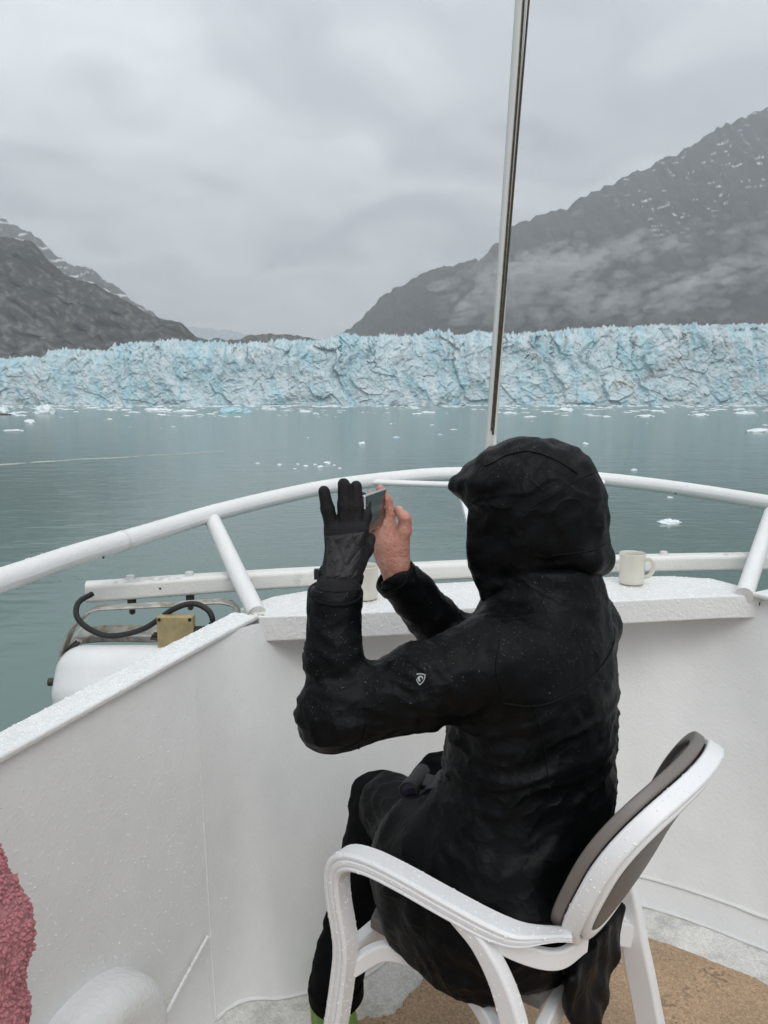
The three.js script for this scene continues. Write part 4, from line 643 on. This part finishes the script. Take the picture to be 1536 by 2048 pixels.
  for (const a of [anL, anR]) mesh('cuff', rebase(sweep(Array.from({ length: 24 }, (_, i) => { const w = i / 24 * 2 * Math.PI; return V(a[0] + 0.002 + Math.cos(w) * 0.056, a[1] - 0.016 + 0.006 * Math.sin(w * 2 + 1), a[2] + Math.sin(w) * 0.056); }), () => roundRect(0.008, 0.034, 0.003), V(0, 1, 0), { closed: true, steps: 72 }), PB), M.trousers, tr);

  // shoes
  for (const [k, a] of [[0, anL], [1, anR]]) {
    // heel raised, weight on the ball of the foot; f runs along the sole from heel to toe
    const yaw = rad(k ? 196 : 196), til = rad(38), F = V(Math.sin(yaw) * Math.cos(til), -Math.sin(til), Math.cos(yaw) * Math.cos(til)), L = V(Math.cos(yaw), 0, -Math.sin(yaw)), U = V().crossVectors(F, L).multiplyScalar(1); if (U.y < 0) U.negate();
    const O = V(a[0] + 0.012, a[1] - 0.1, a[2] + 0.03), own = (x, y, z) => { const q = V(x, y, z).sub(O); return [q.dot(F), q.dot(U), q.dot(L)]; };
    const bend = (f, u) => u - 3.2 * Math.max(0, f - 0.1) ** 1.5; // toes flatten on the deck
    const up = (x, y, z) => { const [f, u0, l] = own(x, y, z), u = bend(f, u0); let d = smin(ell(f, u, l, [0.09, 0.02, 0], [0.12, 0.044, 0.044]), ell(f, u, l, [0.02, 0.035, 0], [0.055, 0.058, 0.038]), 0.03); return smax(smax(d, Math.max(0.002 - u, u - 0.088), 0.004) - 0.001 * n3(x * 40, y * 40, z * 40), 0.012 - y, 0.004); };
    const so = (x, y, z) => { const [f, u0, l] = own(x, y, z), u = bend(f, u0); return smax(smax(ell(f, 0, l, [0.082, 0, 0], [0.132, 0.4, 0.048]), Math.max(u - 0.012 - 0.004 * n2(f * 30, 1), -0.012 - u), 0.004), 0.006 - y, 0.004); };
    const c = O.clone().addScaledVector(F, 0.08).toArray(), lo = [c[0] - 0.15, 0, c[2] - 0.16], hi = [c[0] + 0.15, 0.24, c[2] + 0.16];
    const s = mesh('shoe', boxUV(rebase(nets(up, lo, hi, 0.005), PB)), M.shoe, sitter, { label: k ? 'green canvas right shoe' : 'green canvas left shoe at the lower edge' });
    mesh('sole', boxUV(rebase(nets(so, [lo[0], -0.01, lo[2]], [hi[0], 0.2, hi[2]], 0.005), PB)), M.sole, s);
  }

  // gloved left hand, backs of the fingers towards us
  const gl = {
    palm: (x, y, z) => { let d = 1e9; for (const [tx, bx] of [[-0.093, -0.086], [-0.075, -0.078], [-0.057, -0.07], [-0.044, -0.064]]) d = smin(d, cap(x, y, z, [tx, 1.245, -1.36], [bx, 1.175, -1.347], 0.0165, 0.0185), 0.014); d = smin(d, chain(x, y, z, [[-0.0745, 1.18, -1.344, 0.032], [-0.082, 1.145, -1.33, 0.036], [-0.089, 1.115, -1.322, 0.041]], 0.02), 0.02); return d; },
    fingers: [[[-0.094, 1.245, -1.36, 0.0125], [-0.102, 1.285, -1.358, 0.0118], [-0.108, 1.317, -1.357, 0.0103]], [[-0.073, 1.248, -1.36, 0.0132], [-0.071, 1.292, -1.36, 0.0124], [-0.0725, 1.33, -1.359, 0.0108]], [[-0.0525, 1.247, -1.362, 0.0128], [-0.05, 1.29, -1.364, 0.012], [-0.0505, 1.325, -1.366, 0.0105]], [[-0.042, 1.243, -1.366, 0.0135], [-0.036, 1.27, -1.378, 0.013], [-0.037, 1.29, -1.402, 0.0115], [-0.041, 1.297, -1.425, 0.0105]], [[-0.05, 1.19, -1.352, 0.018], [-0.034, 1.208, -1.376, 0.0145], [-0.027, 1.2215, -1.405, 0.0115]]],
  };
  const gloveF = (x, y, z) => { let d = gl.palm(x, y, z); gl.fingers.forEach((f, i) => { d = smin(d, chain(x, y, z, f, 0.006), i === 4 ? 0.014 : 0.0045); }); return d - 0.0007 * Math.abs(n3(x * 70, y * 150, z * 70)); };
  const glove = mesh('glove', boxUV(rebase(nets(gloveF, [-0.15, 1.09, -1.46], [0.01, 1.36, -1.27], 0.0026), PB)), M.glove, sitter, { label: 'charcoal knit glove on the left hand' });
  // quilted back of the hand: padded patch with stitched diamonds
  {
    const N = 44, pos = [], idx = [], nrm = 0.018; const q0 = [-0.104, 1.238], q1 = [-0.0335, 1.246], q2 = [-0.045, 1.168], q3 = [-0.103, 1.172];
    for (let j = 0; j <= N; j++) for (let i = 0; i <= N; i++) {
      const u = i / N, v = j / N, x = mix(mix(q0[0], q1[0], u), mix(q3[0], q2[0], u), v), y = mix(mix(q0[1], q1[1], u), mix(q3[1], q2[1], u), v);
      let z = -1.2; for (let k = 0; k < 60; k++) { const d = gloveF(x, y, z); if (d < 0.0004) break; z -= d * 0.8; }
      const s1 = Math.abs(((u + 0.9 * v) * 2.6 + 0.2) % 1 - 0.5) * 2, s2 = Math.abs(((u - 0.55 * v + 2) * 2.1) % 1 - 0.5) * 2, e = Math.min(1, Math.min(u, 1 - u, v, 1 - v) * 14);
      pos.push(x, y, z + e * (0.0008 + 0.0055 * Math.pow(s1, 0.4) * Math.pow(s2, 0.4) + 0.0006 * n3(x * 130, y * 260, 0)));
    }
    for (let j = 0; j < N; j++) for (let i = 0; i < N; i++) { const a = j * (N + 1) + i, b = a + N + 1; idx.push(a, b, a + 1, b, b + 1, a + 1); }
    const g = new THREE.BufferGeometry(); g.setAttribute('position', new THREE.Float32BufferAttribute(pos, 3)); g.setIndex(idx); g.computeVertexNormals(); mesh('quilted_patch', boxUV(rebase(g, PB)), M.quilt, glove);
  }
  const ringAround = (c, r, ax, w, h, n = 28) => { const A = ax.clone().normalize(), U = V().crossVectors(A, V(0, 0, 1)).normalize(), W = V().crossVectors(A, U); return sweep(Array.from({ length: n }, (_, i) => { const t = i / n * 2 * Math.PI; return V(...c).addScaledVector(U, Math.cos(t) * r[0]).addScaledVector(W, Math.sin(t) * r[1]); }), () => roundRect(w, h, 0.002), A, { closed: true, steps: n * 3 }); };
  mesh('wrist_strap', boxUV(rebase(ringAround([-0.0775, 1.166, -1.338], [0.0385, 0.035], V(0.2, 1, 0.3), 0.005, 0.014), PB)), M.trim, glove);
  mesh('buckle', rebase(new THREE.BoxGeometry(0.014, 0.018, 0.012).translate(-0.1185, 1.17, -1.335), PB), M.rubber, glove);
  mesh('cuff_tab', boxUV(rebase(ringAround([-0.0875, 1.128, -1.324], [0.0475, 0.0475], V(0.05, 1, 0.25), 0.005, 0.03), PB)), M.jacket, jacket);
  const rc = [0.026, 1.128, -1.4735]; mesh('cuff', boxUV(rebase(ringAround(rc, [0.042, 0.042], V(-0.56, 0.75, 0.34), 0.006, 0.02), PB)), M.jacket, jacket);

  // body: head and the bare right hand, with limbs and trunk inside the clothes
  const fingersR = [[[0.008, 1.232, -1.497, 0.0115], [0.013, 1.255, -1.503, 0.0106], [0.005, 1.283, -1.504, 0.0098], [-0.0075, 1.305, -1.5, 0.0082]], [[0.0, 1.228, -1.509, 0.0112], [-0.016, 1.256, -1.528, 0.0098], [-0.0265, 1.291, -1.515, 0.0082]], [[-0.003, 1.216, -1.511, 0.0108], [-0.026, 1.238, -1.528, 0.0096], [-0.031, 1.262, -1.49, 0.0082]], [[-0.002, 1.2, -1.508, 0.01], [-0.024, 1.214, -1.522, 0.0088], [-0.03, 1.234, -1.486, 0.0075]], [[0.028, 1.197, -1.466, 0.0185], [0.0395, 1.228, -1.458, 0.0135], [0.041, 1.252, -1.456, 0.0112], [0.027, 1.268, -1.463, 0.0085]]];
  const handF = (x, y, z) => { let d = chain(x, y, z, [[0.052, 1.085, -1.484, 0.026], [0.026, 1.135, -1.474, 0.0255], [0.019, 1.165, -1.474, 0.0275]], 0.01); d = smin(d, chain(x, y, z, [[0.019, 1.168, -1.474, 0.0275], [0.014, 1.198, -1.478, 0.029], [0.007, 1.226, -1.49, 0.021]], 0.02), 0.02); d = smin(d, cap(x, y, z, [0.004, 1.178, -1.492, 0.02], [-0.003, 1.208, -1.506, 0.016], 0.021, 0.015), 0.02); fingersR.forEach((f, i) => { d = smin(d, chain(x, y, z, f, 0.006), i === 4 ? 0.016 : 0.006); }); return d - 0.0012 * Math.abs(n3(x * 60 + y * 40, y * 60, z * 60)); };
  const headF = (x, y, z) => {
    const [f, u0, l] = hl3(x, y, z), u = u0 + 0.012;
    let d = ell(f, u, l, [-0.01, 0.03, 0], [0.092, 0.098, 0.074]); d = smin(d, ell(f, u, l, [0.04, -0.045, 0], [0.058, 0.062, 0.055]), 0.05); d = smin(d, cap(f, u, l, [0.055, -0.088, -0.012], [0.055, -0.088, 0.012], 0.026, 0.026), 0.03);
    d = smin(d, chain(f, u, l, [[0.088, 0.022, 0, 0.009], [0.113, -0.012, 0, 0.0115], [0.1, -0.02, 0, 0.012]], 0.008), 0.014); d = smin(d, cap(f, u, l, [0.078, 0.032, -0.045], [0.078, 0.032, 0.045], 0.014, 0.014), 0.02);
    for (const s of [-1, 1]) { d = smax(d, -ell(f, u, l, [0.094, 0.012, s * 0.032], [0.014, 0.011, 0.016]), 0.01); d = smin(d, ell(f, u, l, [0.102, -0.021, s * 0.012], [0.01, 0.008, 0.008]), 0.008); d = smin(d, ell(f, u, l, [-0.012, 0.0, s * 0.075], [0.018, 0.03, 0.008]), 0.008); }
    d = smin(d, cap(f, u, l, [0.09, -0.052, -0.018], [0.09, -0.052, 0.018], 0.009, 0.009), 0.008); d = smax(d, -ell(f, u, l, [0.1, -0.0525, 0], [0.008, 0.0015, 0.022]), 0.004);
    return smin(d, cap(f, u, l, [-0.02, -0.04, 0], [-0.005, -0.17, 0], 0.056, 0.06), 0.03);
  };
  const trunkF = (x, y, z) => { let d = smax(torso(x, y, z, -0.03), 0.47 - y, 0.02); d = smin(d, chain(x, y, z, [[...shL, 0.05], [...elL, 0.04], [wrL[0], wrL[1], wrL[2], 0.027], [-0.075, 1.2, -1.352, 0.016]], 0.02), 0.03); d = smin(d, chain(x, y, z, [[...shR, 0.05], [...elR, 0.04], [0.04, 1.105, -1.48, 0.026]], 0.02), 0.03); for (const [h, k, a] of [[hipL, knL, anL], [hipR, knR, anR]]) d = smin(d, chain(x, y, z, [[...h, 0.062], [...k, 0.048], [a[0], a[1], a[2], 0.034], [a[0] - 0.01, a[1] - 0.06, a[2] - 0.02, 0.03]], 0.03), 0.02); return smax(d, -seatCut(x, y, z), 0.01); };
  const body = mesh('body', joined([boxUV(rebase(nets(trunkF, [-0.2, 0.02, -1.9], [0.52, 1.15, -1.18], 0.012), PB)), boxUV(rebase(nets(headF, [0.15, 1.05, -1.6], [0.44, 1.4, -1.38], 0.004), PB)), boxUV(rebase(nets(handF, [-0.06, 1.05, -1.56], [0.09, 1.33, -1.42], 0.0026), PB))]), M.skin, sitter);
  const fromHead = (f, u, l) => V(HC[0] + f * hf[0] + l * hl[0] - PB[0], HC[1] + u - 0.012, HC[2] + f * hf[1] + l * hl[1] - PB[2]);
  for (const s of [-1, 1]) { const p = fromHead(0.078, 0.012, s * 0.032), q = fromHead(0.0865, 0.011, s * 0.032); const e = mesh('eye', moved(new THREE.SphereGeometry(0.0115, 14, 10), p.x, p.y, p.z), M.eye, body); mesh('iris', moved(new THREE.SphereGeometry(0.0052, 10, 8), q.x, q.y, q.z), M.iris, e); }
  { const a = fromHead(0.095, -0.0495, -0.018), b = fromHead(0.099, -0.049, 0), c = fromHead(0.095, -0.0495, 0.018), d = fromHead(0.095, -0.057, -0.015), e = fromHead(0.0985, -0.058, 0), f = fromHead(0.095, -0.057, 0.015); mesh('lips', [tube([a, b, c], 0.0036, { sides: 8 }), tube([d, e, f], 0.004, { sides: 8 })], M.lip, body); }
  { const hr = nets((x, y, z) => { const [f, u0, l] = hl3(x, y, z), u = u0 + 0.012; return smax(ell(f, u, l, [-0.014, 0.032, 0], [0.096, 0.103, 0.079]) - 0.003 * n3(f * 30, u * 30, l * 30), f - 0.045 + 0.5 * Math.max(0, u - 0.06) - 0.8 * Math.max(0, -u), 0.01); }, [0.19, 1.14, -1.6], [0.44, 1.4, -1.38], 0.005); mesh('hair', boxUV(rebase(hr, PB)), M.hair, sitter); }
  for (const [t, b] of [[fingersR[4][3], fingersR[4][2]], [fingersR[0][3], fingersR[0][2]]]) { const d = V(t[0] - b[0], t[1] - b[1], t[2] - b[2]).normalize(), side = t === fingersR[4][3] ? V(0.6, 0.4, 0.7) : V(0.2, 0.3, -0.9); const g = new THREE.SphereGeometry(1, 12, 8).scale(0.0048, 0.0065, 0.0016).applyQuaternion(new THREE.Quaternion().setFromUnitVectors(V(0, 1, 0), d)); const p = V(t[0], t[1], t[2]).addScaledVector(side.normalize(), 0.0072); mesh('fingernail', g.translate(p.x - PB[0], p.y - PB[1], p.z - PB[2]), M.nail, body); }

  // seams stitched on the parka, laid on its surface
  const onto = (x, y, dir, f = jacketF, lift = 0.0005) => { let z = -0.9, k = 0; for (; k < 120; k++) { const d = f(x, y, z); if (d < 0.0006) break; z -= d * 0.7; if (z < -2) return null; } return V(x - PB[0], y, z + lift - PB[2]); };
  const seam = (pts, name, f, par, r = 0.0013) => { const c = new THREE.CatmullRomCurve3(pts.map(([x, y]) => V(x, y, 0))).getPoints(46), o = []; for (const p of c) { const q = onto(p.x, p.y, 0, f); if (q) o.push(q); } if (o.length > 4) mesh(name, tube(o, r, { sides: 6, steps: o.length * 2 }), M.trim, par); };
  seam([[0.205, 0.965], [0.27, 0.958], [0.34, 0.975], [0.41, 1.0], [0.46, 1.03]], 'back_yoke_seam', jacketF, jacket);
  seam([[0.205, 0.965], [0.2, 0.99], [0.19, 1.03], [0.2, 1.075]], 'sleeve_seam', jacketF, jacket);
  seam([[0.255, 0.958], [0.27, 0.92], [0.283, 0.86], [0.29, 0.78]], 'back_seam', jacketF, jacket);
  seam([[0.19, 1.355], [0.235, 1.378], [0.27, 1.385], [0.315, 1.372], [0.36, 1.345]], 'hood_seam', hoodF, hood); seam([[0.27, 1.285], [0.31, 1.31], [0.36, 1.335], [0.4, 1.345]], 'hood_seam', hoodF, hood); seam([[0.31, 1.195], [0.36, 1.2], [0.42, 1.21]], 'hood_seam', hoodF, hood);
  seam([[-0.045, 0.872], [-0.04, 0.905], [-0.028, 0.94], [-0.03, 0.975]], 'sleeve_seam', jacketF, jacket);
  // embroidered shield on the sleeve
  {
    const p = onto(0.062, 1.012, 0), out = V(-0.16, 0.62, 0.77).normalize(), X = V().crossVectors(V(0, 1, 0), out).normalize(), Y = V().crossVectors(out, X), bas = new THREE.Matrix4().makeBasis(X, Y, out).setPosition(p);
    const shield = (s0) => { const s = s0 * 0.85; return shieldOf(s); }, shieldOf = (s) => { const q = new THREE.Shape(); q.moveTo(-0.0095 * s, 0.009 * s); q.quadraticCurveTo(0, 0.0125 * s, 0.0095 * s, 0.009 * s); q.quadraticCurveTo(0.0105 * s, -0.005 * s, 0, -0.0135 * s); q.quadraticCurveTo(-0.0105 * s, -0.005 * s, -0.0095 * s, 0.009 * s); return q; };
    const rimS = shield(1); rimS.holes.push(shield(0.82)); const ex = (s, z) => new THREE.ExtrudeGeometry(s, { depth: 0.0012, bevelEnabled: false, curveSegments: 12 }).translate(0, 0, z);
    const horn = new THREE.Shape(); horn.moveTo(-0.006, 0.002); horn.quadraticCurveTo(-0.002, 0.008, 0.004, 0.005); horn.quadraticCurveTo(0.007, 0.001, 0.003, -0.0015); horn.quadraticCurveTo(0.0045, 0.0025, 0.0005, 0.003); horn.quadraticCurveTo(-0.003, 0.003, -0.001, -0.001); horn.lineTo(0.001, -0.005); horn.quadraticCurveTo(-0.001, -0.0075, -0.0035, -0.004); horn.quadraticCurveTo(-0.006, -0.001, -0.006, 0.002);
    horn.getPoints(); const bd = mesh('sleeve_badge', ex(shield(0.9), 0.001).applyMatrix4(bas), M.trim, jacket, { label: 'small white outlined shield badge' }); mesh('badge_outline', ex(rimS, 0.0025).applyMatrix4(bas), M.badge, bd); mesh('badge_emblem', ex(horn, 0.0025).scale(0.85, 0.85, 1).applyMatrix4(bas), M.badge, bd);
  }
  drops(jacket, 3600, 0.0008, 0.0024, sitter, (p, n, r) => n.y > 0.12 && p.y > 0.86 && r() < 0.25 + n.y, 2.6, 25);
  drops(hood, 1500, 0.0007, 0.0018, sitter, (p, n, r) => n.y > 0.1 && r() < n.y, 2.4, 26);
  drops(jacket, 600, 0.0007, 0.0017, sitter, (p, n) => p.y < 0.86 && n.y > -0.2, 2.6, 27);
}

// ------------------------------------------------------------------ phone and binoculars
{
  const ph = thing('phone', 'slim silver phone held sideways between the glove and bare hand', 'phone', [-0.018, 1.2715, -1.437], Math.atan2(0.96, 0.28));
  ph.rotation.z = rad(-1);
  const bodyG = new RoundedBoxGeometry(0.14, 0.0715, 0.0078, 4, 0.0035); mesh('case', bodyG, M.phone, ph);
  const cv = document.createElement('canvas'); cv.width = 512; cv.height = 256; const c = cv.getContext('2d');
  c.fillStyle = '#0b0c0d'; c.fillRect(0, 0, 512, 256); const gr = c.createLinearGradient(0, 0, 0, 256); c.fillStyle = '#59686a'; c.fillRect(40, 0, 380, 90); c.fillStyle = '#7b9aa0'; c.fillRect(40, 90, 380, 44); c.fillStyle = '#4c5a57'; c.fillRect(40, 134, 380, 122); c.fillStyle = '#d7dadb'; c.beginPath(); c.arc(466, 128, 20, 0, 7); c.fill(); c.fillStyle = '#8d6650'; c.fillRect(448, 196, 36, 30);
  const t = new THREE.CanvasTexture(cv); t.colorSpace = THREE.SRGBColorSpace;
  const sg = new THREE.PlaneGeometry(0.134, 0.0665).translate(0, 0, 0.0042); mesh('screen', sg, std({ color: C3(0.02, 0.02, 0.02), roughness: 0.05, emissive: C3(1, 1, 1), emissiveMap: t, emissiveIntensity: 0.1 }), ph);
  mesh('camera_bump', [moved(new RoundedBoxGeometry(0.03, 0.03, 0.003, 3, 0.0014), -0.05, 0.015, -0.0052)], M.glass, ph);
}
{
  const bn = thing('binoculars', 'small black binoculars resting in the lap under the raised arm', 'binoculars', [0.092, 0.682, -1.5]);
  const ax = V(-0.30, 0.12, 0.947).normalize(), side = V(0.93, -0.1, 0.31).normalize();
  for (const s of [-1, 1]) { const a = side.clone().multiplyScalar(s * 0.024), b = a.clone().addScaledVector(ax, 0.06), e = a.clone().addScaledVector(ax, -0.05); const br = mesh('barrel', [from(e, b, 0.017, 0.0185, 24), from(b.clone().addScaledVector(ax, -0.012), b.clone().addScaledVector(ax, 0.004), 0.02, 0.02, 24)], M.rubber, bn); const l0 = b.clone().addScaledVector(ax, 0.0045), l1 = b.clone().addScaledVector(ax, 0.0055); mesh('lens', from(l0, l1, 0.0145, 0.0145, 24), M.lens, br); mesh('lens_ring', sweep(Array.from({ length: 20 }, (_, i) => { const w = i / 20 * 2 * Math.PI, U = V().crossVectors(ax, V(0, 1, 0)).normalize(), W = V().crossVectors(ax, U); return l1.clone().addScaledVector(U, Math.cos(w) * 0.0175).addScaledVector(W, Math.sin(w) * 0.0175); }), () => circle(0.003, 8), ax, { closed: true, steps: 60 }), M.rubber, br); }
  mesh('bridge', bar(side.clone().multiplyScalar(-0.02), side.clone().multiplyScalar(0.02), 0.05, 0.014), M.rubber, bn);
}

// ------------------------------------------------------------------ the person in pink fleece at the left edge
{
  const o = [-0.598, 0.0, -0.76], p = thing('person', 'person in a fuzzy pink fleece cut off by the left edge', 'person', o);
  const body = (x, y, z, g) => {
    let d = chain(x, y, z, [[0, 0.62, 0, 0.125], [0, 0.82, 0, 0.12], [0, 0.98, 0, 0.115]], 0.05); d = smin(d, cap(x, y, z, [-0.08, 1.01, 0], [0.08, 1.01, 0], 0.058, 0.058), 0.06);
    for (const s of [-1, 1]) { d = smin(d, chain(x, y, z, [[s * 0.108, 1.01, 0, 0.053], [s * 0.15, 0.9, 0.012, 0.051], [s * 0.147, 0.8, 0.03, 0.05], [s * 0.1, 0.69, -0.06, 0.042]], 0.03), 0.03); }
    return d + g;
  };
  const fl = (x, y, z) => { const curl = 0.0045 * Math.abs(n3(x * 90, y * 72, z * 90)) + 0.003 * n3(x * 34, y * 30, z * 34) + 0.0016 * m3(x * 170, y * 140, z * 170); return smax(smin(body(x, y, z, 0), cap(x, y, z, [0, 1.02, 0.02], [0, 1.05, 0.01], 0.075, 0.07), 0.03) - curl, Math.max(0.52 - y, y - 1.1), 0.01); };
  const coat = mesh('fleece', boxUV(nets(fl, [-0.24, 0.5, -0.2], [0.24, 1.14, 0.2], 0.0042)), M.fleece, p, { label: 'fuzzy dusty pink fleece' });
  { const sm = new MeshSurfaceSampler(coat), r = mulberry(44); sm.setRandomGenerator(r); sm.build(); const n = 26000, pile = new THREE.InstancedMesh(new THREE.IcosahedronGeometry(1, 1), M.pile, n), m = new THREE.Matrix4(), q = new THREE.Quaternion(), a = V(), b = V(); for (let i = 0; i < n; i++) { sm.sample(a, b); q.setFromUnitVectors(V(0, 1, 0), b.add(V(r() - 0.5, r() - 0.9, r() - 0.5)).normalize()); const k = 0.0014 + 0.0011 * r(); pile.setMatrixAt(i, m.compose(a, q, V(k, k * (1 + 1.1 * r()), k))); } pile.name = 'fleece_pile'; pile.userData = { kind: 'stuff' }; p.add(pile); }
  const skin = (x, y, z) => { let d = body(x, y, z, 0.02); d = smax(d, 0.55 - y, 0.02); d = smin(d, cap(x, y, z, [0, 1.0, 0.01], [0, 1.14, 0], 0.045, 0.042), 0.02); let h = ell(x, y, z, [0, 1.235, 0], [0.07, 0.098, 0.086]); h = smin(h, ell(x, y, z, [0, 1.185, -0.03], [0.05, 0.06, 0.052]), 0.04); h = smin(h, cap(x, y, z, [0, 1.235, -0.084], [0, 1.208, -0.1], 0.007, 0.011), 0.012); for (const s of [-1, 1]) { h = smax(h, -ell(x, y, z, [s * 0.029, 1.238, -0.09], [0.014, 0.01, 0.012]), 0.008); h = smin(h, ell(x, y, z, [s * 0.071, 1.225, 0.005], [0.008, 0.027, 0.016]), 0.008); h = smin(h, 1, 0.001); } h = smin(h, cap(x, y, z, [-0.014, 1.168, -0.078], [0.014, 1.168, -0.078], 0.008, 0.008), 0.008); d = smin(d, h, 0.02);
    for (const s of [-1, 1]) { d = smin(d, chain(x, y, z, [[s * 0.06, 0.62, 0, 0.07], [s * 0.075, 0.33, -0.01, 0.048], [s * 0.08, 0.05, 0.01, 0.034]], 0.03), 0.02); d = smin(d, cap(x, y, z, [s * 0.08, 0.035, 0.02], [s * 0.09, 0.028, -0.12], 0.03, 0.024), 0.02); const w = [s * 0.092, 0.685, -0.075]; d = smin(d, cap(x, y, z, w, [s * 0.07, 0.68, -0.12], 0.02, 0.02), 0.01); for (let k = 0; k < 4; k++) d = smin(d, chain(x, y, z, [[s * (0.07 - 0.004 * k), 0.695 - 0.0125 * k, -0.125, 0.0078], [s * (0.04 - 0.004 * k), 0.697 - 0.0135 * k, -0.142 - 0.004 * (k % 2), 0.0075], [s * 0.022, 0.694 - 0.013 * k, -0.125, 0.0065]], 0.004), 0.004); d = smin(d, chain(x, y, z, [[s * 0.082, 0.7, -0.1, 0.0095], [s * 0.06, 0.722, -0.115, 0.0085], [s * 0.042, 0.728, -0.125, 0.007]], 0.004), 0.008); }
    return smax(d, 0.004 - y, 0.004); };
  const sk = mesh('body', boxUV(nets(skin, [-0.24, -0.01, -0.2], [0.24, 1.36, 0.16], 0.0065)), M.skin, p);
  for (const s of [-1, 1]) { const e = mesh('eye', moved(new THREE.SphereGeometry(0.0105, 12, 8), s * 0.029, 1.238, -0.074), M.eye, sk); mesh('iris', moved(new THREE.SphereGeometry(0.005, 8, 6), s * 0.029, 1.238, -0.0815), M.iris, e); }
  mesh('lips', tube([V(-0.016, 1.168, -0.0845), V(0, 1.169, -0.087), V(0.016, 1.168, -0.0845)], 0.004, { sides: 8 }), M.lip, sk);
  const legs = (x, y, z) => { let d = 1e9; for (const s of [-1, 1]) d = smin(d, chain(x, y, z, [[s * 0.06, 0.64, 0, 0.088], [s * 0.075, 0.33, -0.01, 0.06], [s * 0.08, 0.07, 0.01, 0.05]], 0.03), 0.02); return smax(d - 0.003 * n3(x * 20, y * 20, z * 20), Math.max(0.06 - y, y - 0.62), 0.006); };
  mesh('trousers', boxUV(nets(legs, [-0.2, 0.04, -0.14], [0.2, 0.66, 0.14], 0.009)), M.jeans, p);
  for (const s of [-1, 1]) mesh('shoe', boxUV(nets((x, y, z) => smax(smin(cap(x, y, z, [s * 0.08, 0.03, 0.03], [s * 0.092, 0.026, -0.13], 0.044, 0.036), cap(x, y, z, [s * 0.08, 0.03, 0.01], [s * 0.08, 0.08, 0.012], 0.042, 0.04), 0.02), 0.006 - y, 0.004), [s * 0.085 - 0.07, -0.01, -0.2], [s * 0.085 + 0.07, 0.14, 0.1], 0.007)), M.rubber, p);
  const hairF = (x, y, z) => { let d = smax(ell(x, y, z, [0, 1.245, 0.012], [0.082, 0.105, 0.092]), -(z + 0.045) - 0.6 * Math.max(0, y - 1.28), 0.01); d = smin(d, chain(x, y, z, [[0.02, 1.2, 0.07, 0.055], [0.045, 1.05, 0.115, 0.05], [0.075, 0.92, 0.12, 0.035], [0.085, 0.8, 0.115, 0.012]], 0.03), 0.03); return d - 0.004 * Math.abs(n3(x * 60, y * 6, z * 60)); };
  const hr = mesh('hair', boxUV(nets(hairF, [-0.12, 0.77, -0.12], [0.17, 1.38, 0.2], 0.0055)), M.hair, p, { label: 'long brown hair' });
  mesh('loose_hair', [tube([V(0.11, 1.05, 0.06), V(0.15, 1.02, 0.065), V(0.172, 0.985, 0.065), V(0.1755, 0.963, 0.062)], 0.00035, { sides: 5, steps: 24 }), tube([V(0.1, 1.0, 0.07), V(0.14, 0.985, 0.075), V(0.165, 0.975, 0.072)], 0.0003, { sides: 5, steps: 24 })], M.hair, hr);
}
renderer.render(scene, camera);
